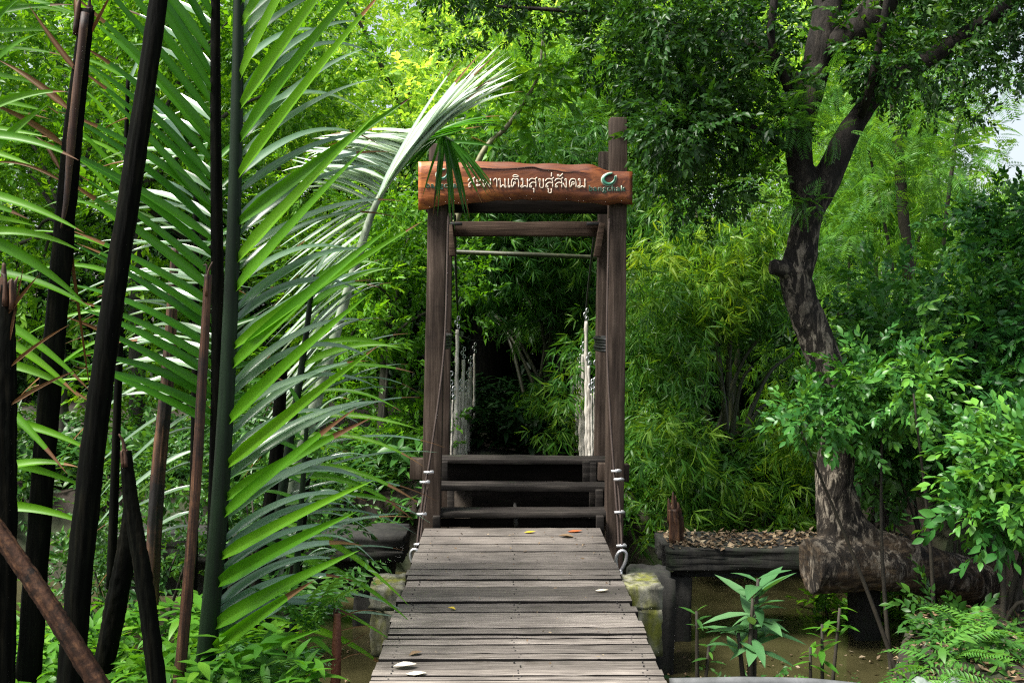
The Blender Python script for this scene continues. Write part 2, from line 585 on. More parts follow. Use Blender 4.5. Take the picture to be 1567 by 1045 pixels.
# ------------------------------------------------------------------ leaf sprays
def leaf(L, w, fold=.25, droop=.15, fine=False):
    """one leaf along +x, its upper face towards +z"""
    if not fine:
        V = [(0, 0, 0), (.42 * L, w / 2, fold * w), (.42 * L, -w / 2, fold * w), (L, 0, -droop * L), (.45 * L, 0, -.25 * droop * L)]
        F = [(0, 4, 1), (0, 2, 4), (1, 4, 3), (4, 2, 3)]
        return np.array(V), np.array(F)
    s = [0, .18, .42, .7, .88, 1]
    wd = [.05, .62, 1, .72, .3, 0]
    V, F = [], []
    for a, b in zip(s, wd):
        z = -droop * L * a * a
        V += [(a * L, b * w / 2, z + fold * w * b * .5), (a * L, 0, z), (a * L, -b * w / 2, z + fold * w * b * .5)]
    for i in range(len(s) - 1):
        k = i * 3
        F += [(k, k + 1, k + 4, k + 3), (k + 1, k + 2, k + 5, k + 4)]
    return np.array(V), np.array(F)


def rotz(a):
    c, s = math.cos(a), math.sin(a)
    return np.array([(c, -s, 0), (s, c, 0), (0, 0, 1)])


def roty(a):
    c, s = math.cos(a), math.sin(a)
    return np.array([(c, 0, s), (0, 1, 0), (-s, 0, c)])


def rotx(a):
    c, s = math.cos(a), math.sin(a)
    return np.array([(1, 0, 0), (0, c, -s), (0, s, c)])


class Spray:
    def __init__(self):
        self.v, self.f, self.a, self.n = [], {}, [], 0

    def add(self, V, F, R, t, a):
        self.v.append(V @ R.T + t)
        self.f.setdefault(F.shape[1], []).append(F + self.n)
        self.a.append(np.full(len(V), a))
        self.n += len(V)

    def done(self):
        self.v = np.concatenate(self.v)
        self.a = np.concatenate(self.a)
        self.f = [np.concatenate(x) for x in self.f.values()]
        return self


def mk_spray(kind, rng, s=1.0):
    S = Spray()
    if kind in ('broad', 'fine_broad'):
        n = 9
        tw = .34 * s
        for i in range(n):
            u = (i + .6) / n
            side = 1 if i % 2 else -1
            L = .115 * s * rng.uniform(.7, 1.25)
            V, F = leaf(L, L * rng.uniform(.42, .58), .22, rng.uniform(.05, .35), kind == 'fine_broad')
            R = rotz(side * rng.uniform(.5, 1.25) * (1 - .65 * u)) @ roty(rng.uniform(-.35, .55)) @ rotx(rng.normal(0, .5))
            S.add(V, F, R, np.array((tw * u, 0, -.12 * tw * u * u)), rng.normal(0, .13))
    elif kind == 'bamboo':
        for i in range(9):
            L = .185 * s * rng.uniform(.65, 1.3)
            wd = L * rng.uniform(.085, .125)
            dr = rng.uniform(.2, .6)
            V = np.array([(0, 0, 0), (.3 * L, wd / 2, -.02 * L), (.3 * L, -wd / 2, -.02 * L), (.68 * L, wd * .38, -.4 * dr * L), (.68 * L, -wd * .38, -.4 * dr * L), (.97 * L, 0, -dr * L)])
            F4, F3 = np.array([(1, 2, 4, 3)]), np.array([(0, 2, 1), (3, 4, 5)])
            R = rotz(rng.uniform(-1.25, 1.25)) @ roty(rng.uniform(-.3, .8)) @ rotx(rng.normal(0, .6))
            t = np.array((.16 * s * rng.uniform(0, 1), 0, 0))
            a = rng.normal(0, .15)
            S.add(V, F4, R, t, a)
            S.f.setdefault(3, []).append(F3 + S.n - 6)
    elif kind == 'feather':
        for i in range(11):
            for side in (-1, 1):
                u = (i + 1) / 11
                L = .15 * s * (1 - .55 * abs(u - .4))
                wd = .02 * s
                V = np.array([(0, 0, 0), (.4 * L, wd / 2, 0), (.4 * L, -wd / 2, 0), (L, 0, -.15 * L)])
                S.add(V, np.array([(0, 2, 3, 1)]), rotz(side * rng.uniform(.95, 1.15)) @ rotx(rng.normal(0, .2)), np.array((.42 * s * u, 0, -.1 * s * u * u)), rng.normal(0, .08))
    elif kind == 'herb':
        for i in range(7):
            L = .16 * s * rng.uniform(.7, 1.2)
            V, F = leaf(L, L * rng.uniform(.28, .42), .2, rng.uniform(.2, .5), True)
            S.add(V, F, rotz(i * 2.4 + rng.normal(0, .2)) @ roty(rng.uniform(-.6, .1)), np.array((0, 0, .02 * i * s)), rng.normal(0, .12))
    elif kind == 'fern':
        for i in range(15):
            for side in (-1, 1):
                u = (i + 1) / 15
                L = .10 * s * math.sin(PI * (u * .85 + .12)) + .01
                V, F = leaf(L, L * .26, .1, .25)
                S.add(V, F, rotz(side * 1.2) @ rotx(rng.normal(0, .2)), np.array((.55 * s * u, 0, .22 * s * u - .34 * s * u * u)), rng.normal(0, .08))
    return S.done()


_srng = np.random.default_rng(3)
SPR = {k: [mk_spray(k, _srng) for _ in range(6)] for k in ('broad', 'fine_broad', 'bamboo', 'feather', 'herb', 'fern')}


def scatter(mb, kind, P, D, S, rng, roll=.5, v0=.5, vs=.16, mat=0):
    """sprays of one kind at points P along directions D, scaled S"""
    P, D = np.asarray(P, float), nrm(D)
    v0 = np.broadcast_to(v0, (len(P),))
    up = np.array((0, 0, 1.0)) + rng.normal(0, roll, (len(P), 3))
    Y = nrm(np.cross(up, D))
    Z = np.cross(D, Y)
    var = rng.integers(0, len(SPR[kind]), len(P))
    for k, sp in enumerate(SPR[kind]):
        i = np.where(var == k)[0]
        if not len(i):
            continue
        R = np.stack([D[i], Y[i], Z[i]], -1) * S[i][:, None, None]
        V = np.einsum('nij,vj->nvi', R, sp.v) + P[i][:, None]
        a = sp.a[None] + (v0[i] + rng.normal(0, vs, len(i)))[:, None]
        off = (np.arange(len(i)) * len(sp.v))[:, None, None]
        mb.add(V.reshape(-1, 3), [(f[None] + off).reshape(-1, f.shape[1]) for f in sp.f], np.clip(a, 0, 1).ravel(), mat)


def blob_leaves(mb, kind, C, R, n, rng, size=1.0, droop=0.0, v0=.5, flat=.8, shell=.45, outw=1.0):
    """n sprays through one clump of leaves"""
    q = nrm(rng.normal(size=(n, 3)))
    rad = (shell + (1 - shell) * rng.random(n) ** .7)
    k = 1 + .28 * np.sin(q[:, 0] * 5 + C[0] * 3) + .22 * np.sin(q[:, 2] * 6 + C[2] * 3) + .15 * np.sin(q[:, 1] * 9)
    P = np.asarray(C) + q * (rad * k * R)[:, None] * np.array((1, 1, flat))
    D = q * outw + rng.normal(0, .55, (n, 3)) + np.array((0, 0, .15 - droop))
    scatter(mb, kind, P, D, size * rng.uniform(.7, 1.3, n), rng, v0=v0)


def region(rng, px, py, d, n, r):
    """clump centres and radii spread over a piece of the view at depth d"""
    out = []
    for k in range(n):
        dd = rng.uniform(*d)
        x, y = rng.uniform(*px), rng.uniform(*py)
        out.append((W(x, y, dd), rng.uniform(*r)))
    return out


def tree(name, label, cat, base, fork, tr, regions, kind, mat, size, dens, seed, group=None, droop=0.0, v0=.5,
         bark='trunk_grey', nlimb=7, trunk_path=None, flat=.8, lr=.25, clear=None):
    """a tapering trunk, limbs that run to the leaf clumps, and the crown"""
    rng = np.random.default_rng(seed)
    t = thing(name, label, cat, base, group)
    mb = MB()
    base, fork = np.asarray(base, float), np.asarray(fork, float)
    P = trunk_path if trunk_path is not None else [base - (0, 0, .3), base * .6 + fork * .4 + rng.normal(0, .08, 3), fork]
    tube(mb, P, [tr * 1.25, tr, tr * .6], 9, 14, .08, seed=seed)
    blobs = []
    for rg in regions:
        blobs += region(rng, *rg)
    if clear:
        blobs = [b for b in blobs if not clear(b)]
    idx = rng.permutation(len(blobs))[:nlimb]
    for i in idx:
        c = blobs[i][0]
        s0 = np.asarray(P[-1]) * .8 + np.asarray(P[-2]) * .2
        tube(mb, [s0, s0 * .5 + c * .5 + (0, 0, .25) + rng.normal(0, .12, 3), c], [tr * .5, tr * .3, tr * .08], 6, 9, .06, seed=seed + i)
    mb.build('trunk', M[bark], t)
    lb = MB()
    for c, r in blobs:
        blob_leaves(lb, kind, c, r, int(dens * 1.75 * r * r), rng, size * .74, droop, np.clip(v0 + rng.normal(0, .12), 0, 1), flat)
    lb.build('crown', M[mat], t)
    return t


# ================================================================== SETTING
def ground():
    def axis(lo, hi, c0, c1, fine):
        a = [c0]
        while a[-1] < c1:
            a.append(a[-1] + fine)
        s = fine
        b = [c0]
        while b[-1] > lo:
            s *= 1.22
            b.append(b[-1] - s)
        s = fine
        while a[-1] < hi:
            s *= 1.22
            a.append(a[-1] + s)
        return np.array(b[:0:-1] + a)
    X, Y = axis(-300, 300, -7, 8, .11), axis(-150, 600, 1.5, 14, .11)
    gx, gy = np.meshgrid(X, Y)
    Z = gz(gx, gy) + .025 * np.sin(gx * 9 + gy * 5) * np.sin(gy * 11 - gx * 3)
    n, m = gx.shape
    V = np.stack([gx, gy, Z], -1).reshape(-1, 3)
    i, j = np.meshgrid(np.arange(n - 1), np.arange(m - 1), indexing='ij')
    k = i * m + j
    mb = MB()
    mb.add(V, np.stack([k, k + 1, k + m + 1, k + m], -1).reshape(-1, 4))
    tag(mb.build('ground', M['soil']), kind='structure')
    mb = MB()
    mb.add([(-60, 4.3, -.97), (60, 4.3, -.97), (60, 10.8, -.97), (-60, 10.8, -.97)], np.array([(0, 1, 2, 3)]))
    tag(mb.build('canal_water', M['water']), kind='structure')


ground()


# ================================================================== FOOTBRIDGE DECK
def deck():
    t = thing('wooden_deck', 'weathered grey plank deck leading straight up to the gateway', 'deck', (.065, 4, 0))
    Yz = [365, 400, 435, 468, 515, 545, 573, 592, 620, 668, 690, 706, 733, 772, 806, 835, 850, 877, 915, 940, 983, 1010, 1033]
    ys = [G(785, 680 + v / 2.8635, 0)[1] for v in Yz]
    while ys[-1] > .2:
        ys.append(ys[-1] - RNG.uniform(.09, .13))
    mb = MB()
    for k in range(len(ys) - 1):
        y1, y0 = ys[k], ys[k + 1]
        gap = RNG.choice((.008, .011, .015, .022))
        xl, xr = -.575 + RNG.normal(0, .006), .70 + RNG.normal(0, .006)
        dz = RNG.normal(0, .0025)
        n = 14
        xs = np.linspace(xl, xr, n)
        sk = RNG.normal(0, .003)
        V = []
        wob0, wob1 = RNG.normal(0, .0016, n), RNG.normal(0, .0016, n)
        for i, x in enumerate(xs):
            q = sk * (i / n - .5)
            V += [(x, y0 + gap / 2 + wob0[i] + q, -.034 + dz), (x, y0 + gap / 2 + wob0[i] + q, dz + RNG.normal(0, .0008)),
                  (x, y1 - gap / 2 + wob1[i] + q, dz + RNG.normal(0, .0008)), (x, y1 - gap / 2 + wob1[i] + q, -.034 + dz)]
        i = np.arange(n - 1)[:, None] * 4
        j = np.arange(4)[None]
        F = np.stack([i + j, i + 4 + j, i + 4 + (j + 1) % 4, i + (j + 1) % 4], -1).reshape(-1, 4)
        c = .4 + RNG.normal(0, .22) + (.3 if k in (14, 15, 16, 18, 20, 21, 22) else 0)
        F = F.reshape(n - 1, 4, 4)
        mb.add(V, F[:, 1], min(max(c, 0), 1))
        mb.f.append(np.concatenate([F[:, (0, 2, 3)].reshape(-1, 4), [[0, 1, 2, 3]], (n - 1) * 4 + np.array([[3, 2, 1, 0]])]) + mb.n - len(V))
        mb.m.append(np.full(len(mb.f[-1]), 1, int))
    mb.build('planking', [M['deck_wood'], M['plank_gap_shade']], t, smooth=False, bevel=.003)
    nb = MB()
    for k in range(len(ys) - 1):
        for x in (-.5, .06, .62):
            for q in (.3, .7):
                xx, yc = x + RNG.normal(0, .012), ys[k] + (ys[k + 1] - ys[k]) * q
                tube(nb, [(xx, yc, -.004), (xx, yc, .0035)], [.0038, .0038], 6, 2)
    tag(nb.build('nail_heads', M['cable'], t), kind='stuff')
    for x in (-.5, .06, .62):
        s = MB()
        beam(s, (x, .2, -.1), (x, 7.12, -.1), .1, .125, (0, 0, 1))
        s.build('stringer', M['dark_wood'], t, smooth=False, bevel=.004)


deck()


# ================================================================== GATEWAY
def gate():
    t = thing('timber_gateway', 'tall dark brown timber gateway standing at the far end of the plank deck', 'gateway', W(797, 840, 7.4))
    FD, RD = 7.42, 8.3
    for pts, wx in (([(654, 860, FD), (669, 300, FD), (672, 222, FD)], .138), ([(937, 860, FD), (942, 300, FD), (946, 182, FD)], .130)):
        mb = MB()
        a, b = W(*pts[0]), W(*pts[-1])
        a[2] = -1.3
        beam(mb, a, b, wx, .14, n=14, jit=.002)
        mb.build('post', M['gate_wood'], t, smooth=False, bevel=.006)
    for pts in (([(672, 860, RD), (682, 262, RD)]), ([(917, 860, RD), (928, 234, RD)])):
        mb = MB()
        a, b = W(*pts[0]), W(*pts[-1])
        a[2] = -1.3
        beam(mb, a, b, .125, .13, n=14, jit=.002)
        mb.build('post', M['gate_wood'], t, smooth=False, bevel=.006)
    mb = MB()
    beam(mb, W(686, 351, RD), W(921, 351, RD), .1, .12, (0, 0, 1), n=8, jit=.002)
    mb.build('crossbeam', M['beam_wood'], t, smooth=False, bevel=.005)
    mb = MB()
    beam(mb, W(652, 309, FD + .13), W(948, 311, FD + .13), .1, .16, (0, 0, 1))
    mb.build('lintel', M['dark_wood'], t, smooth=False, bevel=.005)
    for a, b in (((688, 345, 8.18), (693, 392, 8.18)), ((921, 342, 8.18), (913, 393, 8.18))):
        mb = MB()
        beam(mb, W(*a), W(*b), .05, .09)
        mb.build('brace', M['beam_wood'], t, smooth=False, bevel=.004)
    for px, z in ((690, 0), (913, 1)):       # steel clamps under the lintel
        mb = MB()
        c = W(px + (8 if px < 800 else -6), 343, 8.2)
        box(mb, c - (.05, .035, .012), c + (.05, .035, .012))
        mb.build('steel_clamp', M['black_strap'], t, smooth=False, bevel=.004)
    for (x, y, xx) in ((676, 522, .1), (925, 526, .1)):
        mb = MB()
        c = W(x, y, 7.85)
        for k in range(5):
            th = np.linspace(0, 2 * PI, 13)
            r = .075 + .006 * math.sin(k * 2)
            tube(mb, np.stack([c[0] + r * .9 * np.cos(th), c[1] + .34 * np.sin(th) * .9, c[2] + .022 * (k - 2) + 0 * th], -1), [.012] * 13, 6, 26, cap=False)
        mb.build('strap', M['black_strap'], t)
    # framing that carries the foot of the posts
    for a, b, h, m in (((628, 716, 7.56), (672, 718, 7.56), .16, 'gate_wood'), ((915, 721, 7.56), (962, 723, 7.56), .13, 'gate_wood')):
        mb = MB()
        beam(mb, W(*a), W(*b), .08, h, (0, 0, 1))
        mb.build('foot_rail', M[m], t, smooth=False, bevel=.004)
    mb = MB()
    beam(mb, W(938, 775, 7.52), W(939, 850, 7.52), .11, .05)
    mb.build('facing_board', M['red_wood'], t, smooth=False, bevel=.004)
    return t


gate()


def steps():
    t = thing('wooden_steps', 'flight of three dark open wooden steps rising through the gateway', 'steps', (.15, 7.2, 0))
    for (xa, ya), (xb, yb), d, th, dep in (((640, 784), (955, 783), 7.36, .042, .2), ((656, 743), (943, 745), 7.66, .045, .2), ((664, 702), (929, 704), 8.0, .04, .24)):
        mb = MB()
        a, b = W(xa, ya, d + dep / 2), W(xb, yb, d + dep / 2)
        beam(mb, a, b, dep, th, (0, 0, 1), n=10, jit=.0015)
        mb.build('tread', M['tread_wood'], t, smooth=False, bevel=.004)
    for px, d0, py0, d1, py1 in ((680, 7.95, 706, 7.95, 739), (670, 7.62, 748, 7.62, 780), (668, 7.33, 789, 7.33, 808), (690, 8.1, 748, 8.1, 800),
                                 (897, 7.95, 706, 7.95, 739), (907, 7.95, 708, 7.95, 800), (917, 7.62, 749, 7.62, 780), (918, 7.33, 789, 7.33, 810)):
        mb = MB()
        a, b = W(px, py0, d0), W(px, py1, d1)
        beam(mb, a, b, .055, .06)
        mb.build('riser_post', M['tread_wood'], t, smooth=False, bevel=.003)
    for pa, pb, d, h in (((675, 723), (925, 725), 8.22, .155), ((722, 765), (925, 768), 8.2, .2), ((655, 799), (922, 800), 7.5, .06), ((720, 806), (925, 806), 8.18, .2)):
        mb = MB()
        beam(mb, W(*pa, d), W(*pb, d), .035, h, (0, 0, 1))
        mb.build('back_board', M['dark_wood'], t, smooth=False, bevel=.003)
    mb = MB()
    tube(mb, [W(790, 806, 7.44), W(789, 790, 7.44), W(788, 770, 7.7)], [.018, .018, .012], 8, 6)
    mb.build('eye_bolt', M['cable'], t)


steps()


# ------------------------------------------------------------------ name board
SD = 7.27


def glyph_paths():
    g = {}
    loop = lambda x, y, r=.1: [(x + r * math.cos(a), y + r * math.sin(a)) for a in np.linspace(0, 2 * PI, 9)]
    g['so'] = (.8, [[(.03, .72), (.18, .95), (.42, 1.0), (.66, .9), (.75, .62), (.75, 0)], [(.75, .42), (.6, .56), (.36, .56), (.16, .38), (.1, .16)], loop(.2, .12), [(.62, .92), (.88, 1.15)]])
    g['a'] = (.5, [loop(.12, .72, .09), [(.2, .66), (.42, .78), (.46, .98)], loop(.12, .22, .09), [(.2, .16), (.42, .28), (.46, .48)]])
    g['pho'] = (.95, [loop(.13, .88), [(.04, .85), (.1, 0), (.45, .6), (.8, 0), (.85, 1.0)]])
    g['aa'] = (.5, [[(.03, .75), (.18, .98), (.36, .95), (.42, .7), (.42, 0)]])
    g['no'] = (.85, [loop(.12, .88), [(.2, .85), (.22, .1), (.24, .0), (.5, .28), (.74, .1), (.72, 1.0)], loop(.76, .08, .09)])
    g['e'] = (.3, [[(.1, 1.0), (.08, .2)], loop(.17, .1)])
    g['to'] = (.85, [[(.1, 0), (.05, .5), (.14, .9), (.3, .98), (.42, .86), (.56, .98), (.72, .88), (.78, .5), (.76, 0)], [(.12, .05), (.24, .2), (.3, .45)], loop(.36, .5, .09)])
    g['mo'] = (.95, [loop(.16, .9, .1), [(.26, .88), (.26, .18)], loop(.12, .12, .12), [(.22, .02), (.55, .2), (.84, .02), (.84, 1.0)]])
    g['kho'] = (.75, [loop(.2, .72, .08), [(.12, .76), (.1, .95), (.3, .9), (.24, .5), (.24, .05), (.66, .05), (.66, 1.0)]])
    g['ngo'] = (.7, [loop(.42, .88), [(.5, .86), (.5, .1), (.42, 0), (.05, .5)]])
    g['kh'] = (.85, [[(.12, 0), (.04, .5), (.14, .88), (.4, 1.0), (.66, .9), (.76, .5), (.74, 0)], [(.14, .06), (.3, .36)], loop(.42, .5, .14)])
    return g


def sign():
    t = thing('name_board', 'carved reddish brown wooden name board across the top of the gateway', 'sign', W(804, 285, SD))
    top = [(640, 247), (700, 248), (760, 247), (800, 250), (860, 251), (905, 252), (920, 257), (932, 261), (950, 263), (968, 263)]
    bot = [(641, 321), (652, 321), (665, 315), (690, 312), (720, 311), (750, 307), (800, 305), (850, 306), (880, 308), (930, 313), (952, 311), (967, 312)]
    xs = np.linspace(640, 968, 60)
    tz = np.interp(xs, *zip(*top)) + .8 * np.sin(xs * .11)
    bz = np.interp(xs, *zip(*bot)) + .9 * np.sin(xs * .17 + 1)
    V = []
    n = len(xs)
    for x, a, b in zip(xs, tz, bz):
        for d in (SD, SD + .06):
            for k in range(5):
                py = a + (b - a) * k / 4
                p = W(x, py, SD)
                p[1] = d + (.005 * (abs(k - 2) / 2) ** 3 if d == SD else 0)
                V.append(p)
    F = []
    for i in range(n - 1):
        o, q = i * 10, (i + 1) * 10
        for k in range(4):
            F += [(o + k, o + k + 1, q + k + 1, q + k), (o + 5 + k + 1, o + 5 + k, q + 5 + k, q + 5 + k + 1)]
        F += [(o, q, q + 5, o + 5), (o + 4, o + 9, q + 9, q + 4)]
    for o in (0, (n - 1) * 10):
        for k in range(4):
            F.append((o + k, o + k + 1, o + 6 + k, o + 5 + k) if o else (o + 5 + k, o + 6 + k, o + k + 1, o + k))
    mb = MB()
    mb.add(V, np.array(F))
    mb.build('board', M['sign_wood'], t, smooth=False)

    def pt(x, y, dy=-.004):
        p = W(x, y, SD)
        p[1] = SD + dy
        return p
    # long crack along the upper edge
    mb = MB()
    cr = [(706, 256), (730, 257), (760, 259), (790, 258), (815, 256), (832, 260), (850, 261), (865, 264), (880, 263), (897, 265)]
    tube(mb, [pt(x, y, .001) for x, y in cr], [.001, .005, .004, .005, .005, .004, .003, .001], 6, 60, .25)
    mb.build('crack', M['crack'], t)
    # carved Thai lettering
    g = glyph_paths()
    lay = [('so', 716, 10), ('a', 729, 7), ('pho', 739, 13), ('aa', 755, 6.5), ('no', 763, 11.5), ('e', 777, 4), ('to', 782, 13), ('mo', 797, 11.5), ('so', 809, 12), ('kho', 823.5, 9), ('so', 834, 12.5), ('so', 848.5, 12), ('ngo', 861, 8), ('kh', 871, 12), ('mo', 884.5, 12)]
    mb = MB()
    R = .0042

    def st(P, x0, w_, wd, y0=287, h=13.5):
        Q = [pt(x0 + p[0] / w_ * wd, y0 - p[1] * h) for p in P]
        tube(mb, Q, [R] * len(Q), 6, max(4, len(Q) * 3))
    for k, (nm, x, wd) in enumerate(lay):
        w_, paths = g[nm]
        for P in paths:
            st(P, x, w_, wd, 287 + (x - 716) * .004)
    for P in ([(0, 0), (.1, .25), (.45, .35), (.8, .2), (.9, 0), (0, 0)],):
        st(P, 785, 1, 9, 271, 8)                                        # sara i
    for x, long in ((815, 0), (838, 1)):                                # sara u / uu under the line
        st([(.1, .1), (.3, .2), (.3, -.5)] if not long else [(.0, .1), (.2, .2), (.2, -.45), (.8, -.45), (.8, .2)], x, 1, 7, 291, 9)
    st([(.3, 0), (.35, .9)], 842, 1, 6, 271, 7)                          # mai ek
    st([(0, .3), (.15, .05), (.3, .25), (.15, .45), (0, .3), (.4, .05), (.9, .7)], 853, 1, 9, 271, 7)   # mai han akat
    mb.build('lettering', M['carving'], t)

    # emblem and latin word, right and left
    def emblem(cx, cy, s, nm):
        th = np.linspace(math.radians(60), math.radians(395), 36)
        for off, grow, mt, name in ((-.002, 1.16, 'logo_rim', 'emblem_rim'), (-.006, 1.0, 'logo_teal', 'emblem')):
            V = []
            for i, a in enumerate(th):
                u = i / (len(th) - 1)
                wdt = (.16 + .36 * math.sin(PI * u) ** .8) * (1 + (grow - 1) * 1.6)
                ro, ri = 1.0 + (grow - 1), 1.0 + (grow - 1) - wdt
                sx = s * 1.0
                k = 1 + .32 * max(0, math.cos(a - math.radians(48))) ** 3
                for r in (ro, ri):
                    V.append(pt(cx + sx * r * k * math.cos(a), cy - s * .86 * r * k * math.sin(a), off))
            m = MB()
            F = [(2 * i, 2 * i + 1, 2 * i + 3, 2 * i + 2) for i in range(len(th) - 1)]
            m.add(V, np.array(F))
            o = m.build(name, M[mt], t)
            sol = o.modifiers.new('thick', 'SOLIDIFY')
            sol.thickness = .006
            sol.offset = -1 if False else 0
    emblem(931, 275.5, 10, 'r')
    emblem(676, 268, 8.5, 'l')

    def word(x0, x1, yb, h):
        for name, off, mt, ex in (('word_rim', .0, 'logo_rim', .0035), ('word', -.003, 'logo_green', .0)):
            cu = bpy.data.curves.new('word', 'FONT')
            cu.body = 'bangchak'
            cu.space_character = 1.12
            cu.size = 1
            cu.offset = 0.0 if ex == 0 else .02
            ob = bpy.data.objects.new('word', cu)
            COL.objects.link(ob)
            dg = bpy.context.evaluated_depsgraph_get()
            me = bpy.data.meshes.new_from_object(ob.evaluated_get(dg))
            bpy.data.objects.remove(ob)
            co = np.zeros(len(me.vertices) * 3)
            me.vertices.foreach_get('co', co)
            co = co.reshape(-1, 3)
            lo, hi = co[:, 0].min(), co[:, 0].max()
            sx = (x1 - x0) / (hi - lo)
            P = np.array([pt(x0 + (c[0] - lo) * sx, yb - c[1] * h, -.004 + off) for c in co])
            me.vertices.foreach_set('co', P.ravel())
            me.update()
            me.materials.append(M[mt])
            o = bpy.data.objects.new(name, me)
            COL.objects.link(o)
            o.parent = t
            o.matrix_parent_inverse = Matrix.Translation(-Vector(t.location))
            sol = o.modifiers.new('thick', 'SOLIDIFY')
            sol.thickness = .003
    word(901, 957, 292.5, 12)
    word(652, 707, 287.5, 12)


sign()


# ------------------------------------------------------------------ ropes, hangers, cables
def stay(path, label, clamps, thim):
    t = thing('stay_rope', label, 'rope', W(*path[-1]), 'rusty stay ropes down the gate posts')
    P = [W(*p) for p in path]
    mb = MB()
    tube(mb, P, [.0085] * len(P), 8, 60)
    mb.build('rope', M['rope'], t)
    mb = MB()
    k = len(path) - 3
    off = np.array((.022, -.01, 0))
    tube(mb, [p + off for p in P[k:]], [.0075] * (len(P) - k), 8, 30)
    mb.build('rope_tail', M['rope'], t)
    for c in clamps:
        m = MB()
        p = W(*c)
        th = np.linspace(0, 2 * PI, 11)
        tube(m, np.stack([p[0] + .01 + .028 * np.cos(th), p[1] + .022 * np.sin(th), p[2] + .006 * np.cos(th)], -1), [.006] * 11, 6, 20, cap=False)
        box(m, p + (-.03, -.028, -.009), p + (.045, -.014, .009))
        m.build('clamp', M['steel'], t)
    m = MB()
    p = W(*thim)
    sg = 1 if thim[0] > 800 else -1
    th = np.linspace(0, 2 * PI, 15)
    tube(m, np.stack([p[0] + (.035 + .012 * np.sin(th)) * np.cos(th) + sg * .012 * np.sin(th), p[1] + 0 * th, p[2] - .02 + .075 * np.sin(th)], -1), [.013] * 15, 7, 30, cap=False)
    m.build('thimble', M['steel'], t)
    m = MB()
    tube(m, [p + (0, 0, -.08), p + (sg * .015, -.01, -.22)], [.012, .012], 7, 2)
    m.build('anchor_rod', M['steel'], t)


stay([(686, 330, 7.31), (680, 530, 7.3), (660, 690, 7.28), (650, 745, 7.26), (642, 800, 7.24), (638, 838, 7.2)], 'rusty stay rope with bright clamps running down the left gate post',
     [(655, 722, 7.25), (649, 737, 7.24), (644, 786, 7.22), (640, 832, 7.18)], (637, 852, 7.12))
stay([(932, 335, 7.31), (929, 520, 7.31), (934, 640, 7.29), (941, 740, 7.27), (945, 795, 7.24), (947, 838, 7.2)], 'rusty stay rope with bright clamps running down the right gate post',
     [(941, 720, 7.25), (945, 733, 7.24), (946, 783, 7.22), (949, 834, 7.18)], (950, 854, 7.12))


def hangers():
    left = [(681, 565, 9.6, .009), (685, 600, 9.8, .008), (689, 590, 9.9, .010), (693, 612, 10.3, .009), (700, 504, 10.8, .018), (704, 600, 11.2, .017), (709, 550, 11.5, .019),
            (713, 600, 11.9, .017), (717, 580, 12.2, .018), (720, 562, 12.5, .015), (726, 541, 13.0, .013)]
    right = [(913, 567, 9.4, .008), (909, 600, 9.6, .007), (905, 602, 9.8, .010), (901, 560, 10.3, .014), (897, 492, 10.8, .018), (892, 542, 11.3, .019), (887, 560, 11.7, .017),
             (882, 578, 12.2, .019), (877, 590, 12.7, .016), (873, 552, 13.2, .012)]
    nth = 'first second third fourth fifth sixth seventh eighth ninth tenth eleventh'.split()
    for side, L in (('left', left), ('right', right)):
        for k, (px, py, d, r) in enumerate(L):
            top = W(px, py, d)
            foot = W(px - (3 if side == 'left' else -2) + (k - 3) * .3, 705, d)
            foot[2] = .3 - .17 * (d - 8.3)
            kind = 'tall thick' if py < 530 else 'thick' if r > .012 else 'thin'
            t = thing('hanger_pole', f'{kind} pale hanger pole, {nth[k]} in from the {side} gate post', 'pole', foot, 'pale hanger poles of the suspended bridge')
            mb = MB()
            n = 22
            tt = np.linspace(0, 1, n)
            P = foot + (top - foot) * tt[:, None] + RNG.normal(0, .0015, (n, 3))
            rr = r * (1.2 - .45 * tt)
            if r > .012:
                rr = rr * (1 + .3 * (np.arange(n) % 4 == 0)) * RNG.uniform(.92, 1.05, n)
            tube(mb, P, rr * 1.35, 8, n * 2 - 1, .03, seed=k)
            mb.build('pole', M['hanger'], t)
            mb = MB()
            for q in range(3):
                c = top + np.array((.012 * (-1) ** q, 0, .03 + .045 * q))
                th = np.linspace(0, 2 * PI, 9)
                tube(mb, np.stack([c[0] + .014 * np.cos(th), c[1] + .01 * np.cos(th), c[2] + .022 * np.sin(th)], -1), [.0065] * 9, 6, 14, cap=False)
            mb.build('shackle', M['steel'], t)


hangers()


def cable(path, r, label, name='suspension_cable', mat='cable'):
    mb = MB()
    tube(mb, [W(*p) for p in path], [r], 7, 40)
    return tag(mb.build(name, M[mat]), label, 'cable')


cable([(696, 330, 8.35), (697, 395, 9.2), (700, 470, 10.8), (705, 535, 11.8), (714, 578, 13), (724, 560, 15)], .012, 'dark suspension cable hanging inside the left side of the gateway')
cable([(911, 350, 8.35), (905, 400, 9.3), (899, 455, 10.6), (893, 520, 11.6), (884, 575, 12.6), (876, 560, 15)], .012, 'dark suspension cable hanging inside the right side of the gateway')
cable([(684, 505, 8.2), (706, 514, 9.5), (732, 521, 12), (770, 510, 12), (806, 496, 12.4), (880, 475, 13)], .003, 'fine loose wire sagging across the dark opening of the gateway', 'loose_wire')


